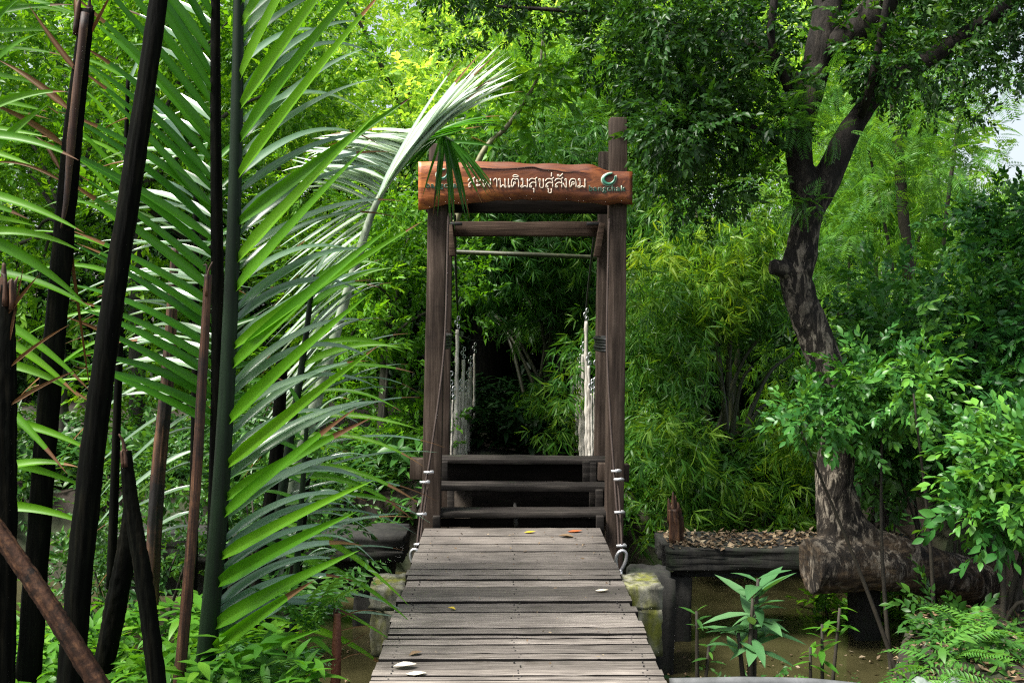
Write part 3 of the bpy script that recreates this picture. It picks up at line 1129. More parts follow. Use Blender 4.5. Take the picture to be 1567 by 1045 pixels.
def bridge_floor():
    t = thing('suspended_walkway', 'dark plank floor of the suspended bridge beyond the top step', 'bridge', (.15, 10, .34))
    mb = MB()
    y = 8.3
    while y < 14:
        wd = RNG.uniform(.12, .15)
        zz = .31 - .17 * (y - 8.3)
        beam(mb, (-.62, y + wd / 2, zz), (.86, y + wd / 2, zz), wd - .012, .035, (0, 0, 1), attr=RNG.uniform(.2, .8))
        y += wd
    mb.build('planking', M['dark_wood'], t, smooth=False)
    for x in (-.5, .72):
        mb = MB()
        beam(mb, (x, 8.3, .21), (x, 14, .21 - .17 * 5.7), .1, .13, (0, 0, 1))
        mb.build('stringer', M['dark_wood'], t, smooth=False)


bridge_floor()


# ================================================================== CONCRETE
def rough_box(mb, lo, hi, j=.006, n=6, attr=.5):
    """block with slightly irregular faces"""
    lo, hi = np.asarray(lo, float), np.asarray(hi, float)
    rng = np.random.default_rng(int(abs(lo[0] * 1000 + hi[2] * 77)) + 1)
    idx = {}
    V, F = [], []

    def vid(i, jx, k):
        key = (i, jx, k)
        if key not in idx:
            idx[key] = len(V)
            V.append(lo + (hi - lo) * np.array(key) / n + rng.normal(0, j, 3))
        return idx[key]
    for a in range(n):
        for b in range(n):
            for s in (0, n):
                q = [(s, a, b), (s, a + 1, b), (s, a + 1, b + 1), (s, a, b + 1)]
                F.append([vid(*x) for x in (q if s else q[::-1])])
                q = [(a, s, b), (a, s, b + 1), (a + 1, s, b + 1), (a + 1, s, b)]
                F.append([vid(*x) for x in (q if s else q[::-1])])
                q = [(a, b, s), (a + 1, b, s), (a + 1, b + 1, s), (a, b + 1, s)]
                F.append([vid(*x) for x in (q if s else q[::-1])])
    mb.add(V, np.array(F), attr)


def pier():
    t = thing('concrete_pier', 'mossy concrete cap beam poking out on both sides under the deck', 'pier', (.08, 5.95, -.9))
    mb = MB()
    rough_box(mb, (-.785, 5.78, -.44), (.93, 6.1, -.168), .004, 8)
    mb.build('cap_beam', M['mossy_concrete'], t, smooth=False)
    # raised seats at both ends, level with the planks
    for x0, x1 in ((-.785, -.585), (.712, .93)):
        mb = MB()
        rough_box(mb, (x0, 5.775, -.166), (x1, 6.08, -.03), .004, 6)
        mb.build('end_block', M['mossy_concrete'], t, smooth=False)
    for x in (-.62, .84):
        mb = MB()
        rough_box(mb, (x - .09, 5.85, -1.8), (x + .09, 6.03, -.442), .004, 5)
        mb.build('pile', M['dark_concrete'], t, smooth=False)


pier()


def litter_bed(mb, lo, hi, z, n, seed, s=(.03, .07)):
    rng = np.random.default_rng(seed)
    for k in range(n):
        L = rng.uniform(*s)
        V, F = leaf(L, L * rng.uniform(.35, .6), rng.uniform(-.2, .5), rng.uniform(-.3, .3))
        x, y = rng.uniform(lo[0], hi[0]), rng.uniform(lo[1], hi[1])
        R = rotz(rng.uniform(0, 6.3)) @ rotx(rng.normal(0, .35)) @ roty(rng.normal(0, .25))
        zz = z(x, y) if callable(z) else z
        mb.add(V @ R.T + (x, y, zz + rng.uniform(.006, .022)), F, float(np.clip(rng.normal(.5, .28), 0, 1)))


def walkways():
    t = thing('concrete_walkway', 'dark concrete beam walkway covered in dead leaves right of the gateway', 'walkway', W(1150, 880, 7.9))
    a, b = W(1020, 841, 7.55), W(1420, 841, 7.55)
    mb = MB()
    rough_box(mb, (a[0], 7.55, a[2] - .16), (b[0], 8.15, a[2]), .006, 10)
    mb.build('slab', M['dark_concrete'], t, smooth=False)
    mb = MB()
    rough_box(mb, (a[0] + .1, 7.62, a[2] - .23), (b[0], 7.9, a[2] - .162), .006, 8)
    mb.build('under_beam', M['dark_concrete'], t, smooth=False)
    for px in (1040, 1330):
        p = W(px, 900, 7.6)
        mb = MB()
        rough_box(mb, (p[0] - .09, 7.6, -1.8), (p[0] + .09, 7.8, a[2] - .232), .006, 6)
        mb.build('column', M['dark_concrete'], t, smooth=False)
    lb = MB()
    litter_bed(lb, (a[0] + .03, 7.57), (b[0], 8.12), a[2], 900, 5)
    lb2 = lb.build('leaf_litter', M['litter'])
    tag(lb2, 'dead brown leaves lying on the concrete walkway right of the gateway', 'leaf litter', kind='stuff')
    # stepped end blocks beside the deck
    t3 = thing('concrete_block', 'low dark concrete block between the deck and the leaf-covered walkway', 'block', W(1010, 900, 7.0))
    p, q = W(968, 886, 6.9), W(1032, 886, 6.9)
    mb = MB()
    rough_box(mb, (p[0], 6.9, -1.7), (q[0], 7.3, p[2]), .007, 7)
    mb.build('block', M['dark_concrete'], t3, smooth=False)
    t2 = thing('concrete_walkway', 'dark concrete walkway end left of the gateway, behind the palm leaves', 'walkway', W(500, 850, 8.2))
    a, b = W(150, 823, 7.9), W(618, 823, 7.9)
    mb = MB()
    rough_box(mb, (a[0], 7.9, a[2] - .2), (b[0], 8.4, a[2]), .006, 10)
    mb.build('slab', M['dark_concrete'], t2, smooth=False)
    mb = MB()
    rough_box(mb, (a[0], 8.0, a[2] - .5), (b[0] - .1, 8.2, a[2] - .202), .006, 8)
    mb.build('under_beam', M['dark_concrete'], t2, smooth=False)
    for px in (300, 560):
        p = W(px, 900, 8)
        mb = MB()
        rough_box(mb, (p[0] - .1, 8.0, -1.8), (p[0] + .1, 8.2, a[2] - .502), .006, 6)
        mb.build('column', M['dark_concrete'], t2, smooth=False)
    # rotten stump of a post
    mb = MB()
    tube(mb, [W(1036, 848, 7.8), W(1034, 805, 7.8), W(1032, 778, 7.8)], [.06, .056, .05], 14, 16, .1, rib=.12)
    for dx, h, r in ((-7, 762, .02), (-1, 752, .024), (5, 768, .02), (2, 758, .016), (-4, 771, .022)):
        tube(mb, [W(1032 + dx, 800, 7.8), W(1032 + dx * 1.05, 775, 7.8), W(1031 + dx * 1.2, h, 7.8)], [r, r, .004], 6, 8, .15, seed=dx + 20)
    tag(mb.build('rotten_post', M['stalk_brown']), 'rotten reddish brown post end standing on the left end of the leafy walkway', 'post')
    # pipe along the near bank
    mb = MB()
    tube(mb, [W(1025, 1047, 4.55), W(1130, 1045, 4.55), W(1240, 1047, 4.6), W(1330, 1056, 4.6)], [.03], 10, 16, .03)
    tag(mb.build('grey_pipe', M['dark_pipe']), 'grey pipe lying along the water edge right of the deck', 'pipe')


M['dark_pipe'] = plain_mat('dark_pipe', (.05, .055, .055), (.14, .145, .15), 9, .7)
walkways()


# ------------------------------------------------------------------ fallen leaves on the deck
def fallen(px, py, L, rot, mat, label, name='fallen_leaf', fold=.15):
    p = G(px, py, .006)
    V, F = leaf(L, L * .55, fold, -.06, True)
    mb = MB()
    mb.add(V @ rotz(rot).T + p - (math.cos(rot) * L / 2, math.sin(rot) * L / 2, 0), F, .5)
    tag(mb.build(name, M[mat]), label, 'leaf')


fallen(811, 814, .085, .2, 'leaf_yellowed', 'yellow fallen leaf near the far end of the deck')
fallen(880, 813, .11, .15, 'leaf_rust', 'rusty red fallen leaf near the far end of the deck')
fallen(866, 821, .11, 3.0, 'litter', 'tan curled fallen leaf just before the rusty red one', fold=.5)
fallen(691, 931, .05, 2.6, 'leaf_yellowed', 'small golden fallen leaf on the left half of the deck', fold=.6)
fallen(620, 1018, .105, .1, 'leaf_pale', 'larger whitish fallen leaf at the front left of the deck', fold=.3)
fallen(637, 1030, .09, .05, 'leaf_pale', 'flat whitish fallen leaf nearest to the camera on the deck', fold=.05)
fallen(636, 1000, .07, .6, 'litter', 'grey brown folded fallen leaf behind the two whitish ones', fold=.5)
fallen(921, 903, .075, .1, 'leaf_pale', 'pale fallen leaf near the right edge of the deck', fold=.1)
mb = MB()
_r2 = np.random.default_rng(8)
litter_bed(mb, (-.52, 6.2), (.65, 7.1), .002, 40, 3, (.012, .04))
litter_bed(mb, (-.52, 4.0), (.65, 6.2), .002, 30, 4, (.008, .025))
tag(mb.build('leaf_crumbs', M['litter']), 'crumbs of dry leaves scattered over the plank deck', 'leaf litter', kind='stuff')


# ================================================================== LEANING TREE
def leaning_tree():
    t = thing('leaning_tree', 'big dark tree growing upright from a fallen log by the walkway', 'tree', W(1300, 900, 7.5))
    D = 7.5
    mb = MB()
    tube(mb, [W(1238, 866, D - .12), W(1290, 862, D - .08), W(1370, 866, D), W(1450, 880, D + .15), W(1560, 905, D + .4), W(1680, 930, D + .7)], [.215, .215, .19, .18, .18, .2], 14, 40, .07, seed=2)
    tube(mb, [W(1292, 842, D), W(1280, 790, D), W(1277, 720, D), W(1284, 640, D), W(1266, 565, D), W(1238, 490, D), W(1218, 430, D), W(1224, 395, D), W(1232, 350, D), W(1240, 300, D)],
         [.18, .15, .14, .137, .132, .128, .122, .125, .112, .12], 14, 70, .06, seed=3)
    tube(mb, [W(1284, 750, D), W(1300, 800, D), W(1335, 832, D), W(1390, 852, D), W(1450, 872, D + .12), W(1520, 893, D + .3)], [.12, .125, .13, .14, .14, .14], 14, 36, .06, seed=8)
    tube(mb, [W(1230, 420, D), W(1205, 412, D - .05), W(1180, 408, D - .1)], [.12, .075, .055], 10, 10, .15, seed=4)
    tube(mb, [W(1238, 310, D), W(1224, 250, D), W(1224, 200, D + .05), W(1245, 120, D + .1), W(1262, 40, D + .1), W(1275, -60, D + .2)], [.12, .1, .1, .11, .11, .11], 12, 36, .06, seed=5)
    tube(mb, [W(1240, 320, D), W(1262, 280, D), W(1290, 220, D + .05), W(1310, 185, D + .1)], [.11, .11, .095, .085], 12, 20, .05, seed=6)
    o = mb.build('trunk', M['bark'], t)
    rm = o.modifiers.new('blend', 'REMESH')
    rm.mode = 'VOXEL'
    rm.voxel_size = .016
    rm.use_smooth_shade = True
    sm = o.modifiers.new('soft', 'SMOOTH')
    sm.iterations = 4
    for P, R in (([(1303, 195, 7.6), (1345, 140, 7.7), (1400, 105, 7.8), (1470, 58, 7.9), (1540, 12, 8), (1620, -40, 8.1)], [.08, .075, .07, .06, .055, .05]),
                 ([(1262, 80, 7.6), (1300, 55, 7.5), (1345, 10, 7.4), (1380, -60, 7.4)], [.11, .12, .12, .11]),
                 ([(1315, 185, 7.6), (1330, 140, 7.3), (1345, 70, 7.2), (1365, -40, 7.1)], [.04, .03, .028, .025]),
                 ([(1232, 180, 7.5), (1200, 120, 7.3), (1180, 60, 7.2), (1190, -40, 7.2)], [.05, .035, .03, .025]),
                 ([(1240, 140, 7.6), (1150, 70, 7.7), (1030, 40, 7.9), (900, 20, 8.1), (760, 10, 8.3)], [.05, .04, .03, .02, .012]),
                 ([(1225, 240, 7.5), (1140, 190, 7.6), (1060, 170, 7.7), (980, 160, 7.8)], [.035, .025, .018, .01])):
        m = MB()
        tube(m, [W(*p) for p in P], R, 9, 30, .05)
        m.build('limb', M['bark'], t)
    rng = np.random.default_rng(21)
    lb = MB()
    for rg, dens, sz, v0 in ((((1010, 1170), (-90, 210), (6.9, 8.6), 27, (.22, .4)), 330, .62, .3),
                             (((900, 1010), (-90, 90), (7.2, 8.6), 9, (.2, .32)), 330, .62, .3),
                             (((1010, 1165), (180, 320), (7.0, 8.4), 11, (.16, .3)), 330, .6, .32),
                             (((670, 900), (-70, 12), (7.4, 9), 16, (.16, .3)), 330, .6, .3),
                             (((690, 860), (20, 75), (7.6, 8.6), 5, (.08, .16)), 420, .55, .5),
                             (((1200, 1330), (-90, 60), (7.8, 8.8), 6, (.2, .35)), 260, .6, .3),
                             (((1320, 1620), (-110, 110), (7.2, 9.5), 22, (.22, .45)), 260, .62, .35),
                             (((1380, 1500), (100, 200), (8, 9.5), 6, (.12, .22)), 220, .55, .4)):
        for c, r in region(rng, *rg):
            blob_leaves(lb, 'broad', c, r, int(dens * r * r * 2.5), rng, sz * .72, .15, np.clip(v0 + .12 + rng.normal(0, .2), 0, 1))
    lb.build('crown', M['leaf_dark'], t)
    fb = MB()
    for c, r in region(rng, (1190, 1300), (90, 215), (6.9, 7.3), 8, (.08, .16)) + region(rng, (1215, 1260), (290, 340), (7.1, 7.3), 2, (.06, .09)):
        blob_leaves(fb, 'feather', c, r, 14, rng, .36, .1, .4)
    fb.build('feathery_sprays', M['leaf_feather'], t)


leaning_tree()


# ================================================================== BAMBOO
def bamboo(label, base, tops, regions, mat, dens, seed, size=1.0, droop=.9, v0=.5, rad=.035, culm='culm'):
    rng = np.random.default_rng(seed)
    t = thing('bamboo_clump', label, 'bamboo', base)
    for k, tp in enumerate(tops):
        mb = MB()
        a = np.asarray(base) + (rng.normal(0, .22), rng.normal(0, .18), -.2)
        b = W(*tp)
        n = 30
        P = catmull([a, a * .45 + b * .55 + (0, 0, .35), b], n)
        r = np.linspace(rad, rad * .35, n) * (1 + .12 * (np.arange(n) % 3 == 0))
        tube(mb, P, r, 7, n)
        mb.build('culm', M[culm], t)
    lb = MB()
    for rg in regions:
        vv = rg[5] if len(rg) > 5 else v0
        for c, r in region(rng, *rg[:5]):
            blob_leaves(lb, 'bamboo', c, r, int(dens * 2.1 * r * r), rng, size * .78, droop, np.clip(vv + rng.normal(0, .12), 0, 1), 1.0)
    lb.build('foliage', M[mat], t)
    return t


def gnd(px, d):
    p = W(px, 500, d)
    p[2] = gz(p[0], p[1])
    return p


bamboo('bamboo clump with drooping green leaf tufts just right of the gateway', gnd(1085, 11.3),
       [(1180, 500, 11.5), (1215, 540, 11.8), (1130, 380, 11), (1010, 380, 10.8), (1060, 300, 11.4), (1090, 330, 11.8), (980, 420, 11), (1150, 560, 11), (1200, 620, 11.5)],
       [((955, 1075), (440, 600), (9.6, 11), 22, (.15, .3)), ((950, 1040), (600, 820), (9.6, 10.8), 18, (.13, .27), .45), ((960, 1200), (300, 470), (10.8, 12.4), 20, (.22, .4)),
        ((1110, 1200), (470, 540), (11, 12), 6, (.15, .26)), ((1060, 1190), (690, 810), (11.2, 12.2), 12, (.15, .3), .5),
        ((955, 1130), (640, 830), (9.0, 9.8), 30, (.12, .23), .6)], 'leaf_bamboo', 240, 31, .95)
bamboo('yellow-green bamboo clump between the gateway and the leaning tree', gnd(1120, 12.4),
       [(1080, 380, 11.2), (1120, 400, 11.6), (1160, 330, 12)],
       [((1030, 1150), (370, 470), (10.4, 11), 9, (.18, .32), .55), ((1120, 1200), (340, 480), (10.8, 11.6), 8, (.18, .3), .45), ((965, 1030), (355, 395), (10, 10.6), 4, (.1, .16), .9), ((1130, 1240), (690, 820), (12, 13), 10, (.2, .35), .5), ((1110, 1245), (650, 830), (9.2, 10.3), 22, (.13, .25), .4)],
       'leaf_yellow', 250, 32, .95)
bamboo('dark bamboo clump seen through the gateway opening', gnd(850, 14),
       [(790, 330, 14), (830, 250, 14.5), (880, 300, 14), (900, 380, 13.5), (760, 380, 14.5), (860, 420, 13), (740, 470, 14.5), (745, 480, 15), (752, 470, 15.3)],
       [((760, 930), (360, 500), (12.4, 14.5), 22, (.3, .5)), ((830, 935), (490, 690), (11.2, 12.6), 16, (.15, .32), .6), ((800, 860), (600, 700), (13, 14), 5, (.2, .35), .5), ((660, 800), (330, 430), (12.2, 14), 14, (.35, .5), .2), ((690, 950), (190, 330), (11.8, 14), 26, (.35, .6))],
       'leaf_bamboo', 165, 33, 1.05, v0=.3)
bamboo('tall light green bamboo clump rising behind the name board', gnd(880, 17),
       [(830, 40, 17), (900, -40, 17), (960, 20, 17), (800, 100, 17), (930, 150, 16.5), (1000, 60, 17)],
       [((770, 1010), (60, 340), (15.6, 18.5), 44, (.45, .8), .55), ((780, 900), (180, 260), (15.5, 16), 5, (.3, .5), .25)], 'leaf_lime', 120, 34, 1.25, v0=.66)
bamboo('bright bamboo clump behind the leaning tree trunk', gnd(1330, 15),
       [(1250, 200, 15), (1330, 150, 15), (1430, 250, 15), (1300, 300, 15), (1380, 180, 15.5)],
       [((1190, 1420), (200, 480), (14, 16.5), 30, (.4, .7), .55), ((1180, 1330), (480, 780), (12.5, 14), 20, (.3, .5), .5), ((1400, 1620), (320, 480), (15, 18), 20, (.4, .7), .6)], 'leaf_lime', 115, 35, 1.15, v0=.5)

# ================================================================== TREES
tree('leafy_tree', 'tree with thin trunk and small bright leaves at the far left edge', 'tree', gnd(100, 11.5), W(105, 300, 11.8), .065,
     [((-140, 260), (-120, 300), (11, 13.5), 44, (.4, .7)), ((-140, 200), (280, 600), (11.5, 13), 26, (.3, .55))], 'broad', 'leaf_bright', .95, 105, 41)
tree('leafy_tree', 'second thin-trunked tree with bright leaves, behind the front palm stalks', 'tree', gnd(208, 12.5), W(206, 250, 13), .09,
     [((160, 520), (-120, 260), (13, 16), 44, (.5, .8)), ((200, 480), (240, 640), (13, 15), 32, (.35, .65))], 'broad', 'leaf_bright', 1.0, 95, 42)
tree('leafy_tree', 'leafy tree close on the left side of the gateway', 'tree', gnd(575, 11), W(590, 500, 11.3), .06,
     [((500, 655), (290, 520), (10.2, 12), 30, (.22, .42)), ((520, 650), (500, 760), (10.4, 12), 20, (.2, .38)), ((690, 745), (360, 480), (11, 12), 9, (.14, .26)), ((440, 560), (260, 600), (11, 13), 20, (.3, .45))], 'broad', 'leaf_bright', .72, 210, 43, v0=.42)
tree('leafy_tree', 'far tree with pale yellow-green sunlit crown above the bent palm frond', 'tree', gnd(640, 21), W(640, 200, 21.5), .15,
     [((430, 840), (-140, 290), (19, 25), 60, (.8, 1.4))], 'broad', 'leaf_far_haze', 1.55, 42, 44, v0=.6)
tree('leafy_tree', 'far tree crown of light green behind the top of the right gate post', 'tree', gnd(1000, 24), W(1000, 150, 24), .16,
     [((840, 1250), (-160, 330), (22, 27), 50, (.9, 1.5))], 'broad', 'leaf_far_haze', 1.6, 36, 45, v0=.45)
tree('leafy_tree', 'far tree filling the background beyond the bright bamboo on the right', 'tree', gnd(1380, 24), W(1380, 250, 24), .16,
     [((1180, 1420), (-160, 420), (21, 27), 46, (.9, 1.5)), ((1400, 1640), (-200, 20), (21, 27), 12, (.9, 1.4)), ((1380, 1640), (380, 640), (18, 23), 26, (.7, 1.2))], 'broad', 'leaf_far_haze', 1.6, 36, 46, v0=.45)
tree('leafy_tree', 'far dark tree closing the background on the left between palm stalks', 'tree', gnd(200, 20), W(200, 250, 20), .16,
     [((-120, 480), (-100, 640), (17.5, 22), 70, (.8, 1.3))], 'broad', 'leaf_mid', 1.4, 40, 47, v0=.45)
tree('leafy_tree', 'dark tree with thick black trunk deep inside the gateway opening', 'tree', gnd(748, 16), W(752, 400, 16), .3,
     [((480, 1180), (330, 720), (18.5, 22), 70, (.8, 1.3)), ((715, 940), (240, 420), (14.5, 17), 30, (.6, .85)), ((660, 900), (430, 720), (16.5, 18), 34, (.5, .8))], 'broad', 'leaf_shade', 1.4, 46, 48, v0=.3, bark='stalk_dark')  # near-black leaves and trunk carry the hollow's shade in their colour


def slender(label, P, r, regions, seed, n=45):
    t = thing('slender_tree', label, 'tree', W(*P[0]))
    mb = MB()
    tube(mb, [W(*p) for p in P], [r, r * .9, r * .7], 8, 24, .06)
    mb.build('trunk', M['twig'], t)
    rng = np.random.default_rng(seed)
    lb = MB()
    for rg in regions:
        for c, q in region(rng, *rg):
            blob_leaves(lb, 'feather', c, q, n, rng, .6, .1, .6)
    lb.build('crown', M['leaf_feather'], t)


slender('slender dark tree with feathery leaves standing right of the leaning tree', [(1398, 760, 11.5), (1393, 470, 11.5), (1380, 300, 11.5), (1368, 120, 11.5), (1372, 0, 11.5)], .075,
        [((1300, 1480), (120, 330), (10.8, 12.5), 14, (.3, .5)), ((1250, 1340), (330, 420), (11, 12), 6, (.25, .4))], 61)
slender('thin pole-like tree rising just right of the slender dark tree', [(1425, 760, 12.4), (1440, 420, 12.4), (1465, 200, 12.4), (1500, -20, 12.4)], .03, [((1420, 1560), (60, 160), (12, 13), 4, (.3, .5))], 62, 30)
slender('thinnest pole-like tree left of the slender dark tree', [(1378, 760, 12.0), (1372, 470, 12), (1345, 300, 12), (1310, 160, 12)], .022, [((1290, 1360), (150, 260), (11.6, 12.4), 5, (.25, .4))], 63, 40)


def thicket(name, label, px, py, d, n, r, kind, mat, size, dens, seed, v0):
    rng = np.random.default_rng(seed)
    mb = MB()
    for c, q in region(rng, px, py, d, n, r):
        blob_leaves(mb, kind, c, q, int(dens * q * q), rng, size, .2, np.clip(v0 + rng.normal(0, .15), 0, 1))
    tag(mb.build(name, M[mat]), label, 'thicket', kind='stuff')


thicket('distant_thicket', 'dark mass of undergrowth closing the forest behind everything', (-150, 1250), (330, 640), (17.5, 19.5), 120, (.8, 1.2), 'broad', 'leaf_shade', 1.4, 60, 101, .6)
thicket('distant_thicket', 'dark thicket behind the bamboo right of the gateway', (1030, 1220), (440, 740), (13.5, 15), 36, (.4, .7), 'broad', 'leaf_shade', 1.0, 110, 102, .6)  # dark backing added behind the culms, shade put into its leaf colour
thicket('distant_thicket', 'pale green mass of far tree tops against the sky', (-150, 1420), (-220, 380), (28, 33), 150, (1.2, 2.0), 'broad', 'leaf_far_haze', 1.9, 26, 103, .6)


# ================================================================== SHRUBS on the right
def shrub(label, base, regions, mat, size, dens, seed, kind='fine_broad', v0=.5, stems=6, droop=.2):
    rng = np.random.default_rng(seed)
    t = thing('leafy_shrub', label, 'shrub', base)
    blobs = []
    for rg in regions:
        blobs += region(rng, *rg)
    for i in rng.permutation(len(blobs))[:stems]:
        mb = MB()
        c = blobs[i][0]
        b = np.asarray(base) + rng.normal(0, .1, 3) * (1, 1, 0)
        tube(mb, [b - (0, 0, .2), b * .5 + c * .5 + rng.normal(0, .08, 3), c], [.02, .014, .006], 6, 12, .05)
        mb.build('stem', M['twig'], t)
    lb = MB()
    for c, r in blobs:
        blob_leaves(lb, kind, c, r, int(dens * 1.9 * r * r), rng, size * .7, droop, np.clip(v0 + rng.normal(0, .14), 0, 1), .9, .3)
    lb.build('foliage', M[mat], t)
    return t


shrub('broad-leaved shrub spreading in front of the middle of the leaning trunk', gnd(1424, 6.7),
      [((1215, 1300), (585, 655), (6.5, 6.9), 7, (.1, .18)), ((1280, 1420), (550, 650), (6.6, 7.4), 14, (.14, .24))], 'leaf_shrub', .72, 420, 71, stems=3)
shrub('dense dark green shrub filling the middle right behind the log', gnd(1480, 8),
      [((1300, 1480), (440, 620), (7.8, 8.8), 22, (.2, .38)), ((1420, 1620), (480, 740), (7.4, 8.6), 26, (.25, .42)), ((1310, 1420), (640, 720), (8, 8.6), 7, (.18, .26), )], 'leaf_shrub', .8, 270, 72, v0=.42)
shrub('shrub with large light green leaves over the log at the right edge', gnd(1545, 6),
      [((1490, 1620), (650, 800), (5.7, 6.4), 18, (.13, .24)), ((1450, 1500), (720, 790), (5.8, 6.2), 3, (.1, .14))], 'leaf_shrub', .88, 340, 73, v0=.6)
shrub('tall shrub with round leaves at the right edge above the others', gnd(1560, 8.6),
      [((1480, 1640), (320, 520), (8, 9.2), 18, (.22, .38))], 'leaf_shrub', .85, 260, 74, v0=.45)
shrub('low dark undergrowth shrub beneath the right end of the log', gnd(1560, 5.8),
      [((1440, 1640), (900, 1000), (5.6, 6.4), 10, (.12, .22))], 'leaf_dark', .7, 320, 75, v0=.35)
shrub('hanging large-leaved shrub between trunk and log', gnd(1350, 8.3),
      [((1320, 1400), (640, 740), (8.0, 8.5), 6, (.14, .22))], 'leaf_dark', 1.1, 200, 76, v0=.5, droop=.9)
shrub('broad-leaved undergrowth filling the gap beneath the fallen log', gnd(1330, 8.6), [((1240, 1420), (900, 960), (8.1, 8.8), 16, (.12, .2))], 'leaf_bright', .9, 300, 79, 'broad', .5, droop=.4)
# left bank
shrub('dark leafy bush at the water edge behind the short broken palm stalk', gnd(200, 7.0), [((40, 330), (690, 900), (6.7, 7.8), 22, (.16, .3))], 'leaf_mid', .62, 260, 77, 'broad', .4)
shrub('dark leafy bush at the water edge behind the low right palm frond', gnd(430, 7.0), [((330, 520), (640, 880), (6.8, 7.8), 20, (.15, .27))], 'leaf_mid', .6, 260, 78, 'broad', .35)
# far bank undergrowth
for k, (lab, px, py, d, n, mat, v0) in enumerate((('low leafy bush on the far bank left of the steps', (420, 640), (690, 800), (9.9, 10.8), 18, 'leaf_mid', .5),
                                                ('dark low bush on the far bank at the far left', (-60, 230), (620, 800), (9.8, 11), 20, 'leaf_dark', .5),
                                                ('dark low bush on the far bank behind the palm stalks', (200, 440), (600, 790), (9.9, 11), 20, 'leaf_mid', .4),
                                                ('bright low bush at the foot of the leaning tree on the far bank', (1130, 1260), (730, 840), (10.4, 11.2), 10, 'leaf_bright', .6),
                                                ('dark low bush on the far bank right of the steps', (960, 1110), (760, 850), (9.9, 10.6), 10, 'leaf_mid', .4),
                                                ('yellow-green low bush seen in the gap above the log', (1290, 1400), (680, 800), (10.5, 12), 10, 'leaf_yellow', .6))):
    shrub(lab, gnd(sum(px) / 2, sum(d) / 2), [(px, py, d, n, (.2, .36))], mat, .75, 190, 80 + k, 'broad', v0)


# ------------------------------------------------------------------ small plants
def herb_patch(name, label, px, py_d, n, mat, size, seed, kind='herb', h=(.05, .4), v0=.5, skip=None):
    rng = np.random.default_rng(seed)
    mb = MB()
    X = rng.uniform(*px, n)
    Dd = rng.uniform(*py_d, n)
    if skip:
        k = ~((X > skip[0]) & (X < skip[1]))
        X, Dd = X[k], Dd[k]
        n = len(X)
    P = np.array([W(x, 500, d) for x, d in zip(X, Dd)])
    P[:, 2] = np.maximum(gz(P[:, 0], P[:, 1]), -.97) + rng.uniform(*h, n)
    D = rng.normal(0, 1, (n, 3)) * (1, 1, .25) + (0, 0, .1)
    scatter(mb, kind, P, D, size * rng.uniform(.6, 1.3, n), rng, .25, v0)
    o = mb.build(name, M[mat])
    return tag(o, label, 'undergrowth', kind='stuff')


herb_patch('ground_cover', 'bright low leafy plants under the palms at lower left', (-60, 490), (4.2, 6.2), 580, 'leaf_herb', .8, 91, h=(.0, .32))
herb_patch('ground_cover', 'low leafy plants on the near bank at lower right', (1250, 1640), (4.9, 5.8), 170, 'leaf_mid', .5, 92, h=(.0, .14))
herb_patch('ground_cover', 'sparse sprigs standing in the shallow water right of the deck', (1050, 1260), (5.2, 6.2), 60, 'leaf_mid', .42, 96, 'broad', (.05, .35))
herb_patch('ground_cover', 'ferns on the near bank under the fallen log', (1290, 1520), (4.8, 5.3), 40, 'leaf_feather', .55, 93, 'fern', (.02, .2))
herb_patch('ground_cover', 'dark leafy plants on the forest floor beyond the gateway', (640, 960), (12.0, 18), 1200, 'leaf_shade', 1.2, 95, h=(.0, .5), v0=.4)
herb_patch('ground_cover', 'dense leafy plants along the far bank', (-100, 1650), (9.6, 12), 2600, 'leaf_mid', 1.0, 94, h=(.0, .45), v0=.4, skip=(655, 945))
mb = MB()
litter_bed(mb, (1.7, 4.4), (3.6, 6.2), lambda x, y: float(gz(x, y)), 1400, 12, (.03, .08))
tag(mb.build('leaf_litter', M['litter']), 'dead leaves on the bare near bank at lower right', 'leaf litter', kind='stuff')


def seedling(label, base_px, d, heads, L, mat, seed):
    """thin stems carrying whorls of long paddle leaves"""
    rng = np.random.default_rng(seed)
    b = gnd(*base_px)
    t = thing('young_plant', label, 'plant', b, 'young paddle-leaved plants right of the deck')
    for hx, hy, dd, nl in heads:
        top = W(hx, hy, dd)
        mb = MB()
        tube(mb, [b - (0, 0, .1), b * .5 + top * .5 + rng.normal(0, .02, 3), top], [.018, .014, .008], 7, 10)
        mb.build('stem', M['twig'], t)
        lb = MB()
        for k in range(nl):
            LL = L * rng.uniform(.55, 1.1)
            V, F = leaf(LL, LL * .3, .25, rng.uniform(.05, .35), True)
            R = rotz(k * 2.4 + rng.normal(0, .3)) @ roty(rng.uniform(-.75, .35))
            lb.add(V @ R.T + top + (0, 0, -.02 * k), F, float(np.clip(rng.normal(.5, .2), 0, 1)))
        lb.build('leaves', M[mat], t)


seedling('young plant with two whorls of long pale paddle leaves in front of the walkway', (1158, 4.95), 4.95, [(1160, 885, 4.95, 18), (1152, 915, 4.9, 14), (1130, 968, 4.9, 7)], .25, 'leaf_seedling', 5)
seedling('shorter young plant with light green leaves at the foot of the log', (1262, 5.6), 5.6, [(1258, 955, 5.5, 11), (1285, 930, 5.7, 9), (1240, 990, 5.5, 7)], .13, 'leaf_herb', 6)
seedling('thin sprig with few leaves in the shallow water beside the right pile', (1075, 5.4), 5.4, [(1066, 935, 5.4, 6), (1085, 985, 5.4, 6)], .11, 'leaf_mid', 7)

mb = MB()
litter_bed(mb, (.95, 5.2), (3.0, 7.4), -.972, 260, 31, (.012, .05))
litter_bed(mb, (-2.4, 5.8), (-.9, 7.6), -.972, 120, 32, (.012, .05))
tag(mb.build('floating_leaves', M['litter']), 'small dead leaves floating on the murky canal', 'leaf litter', kind='stuff')

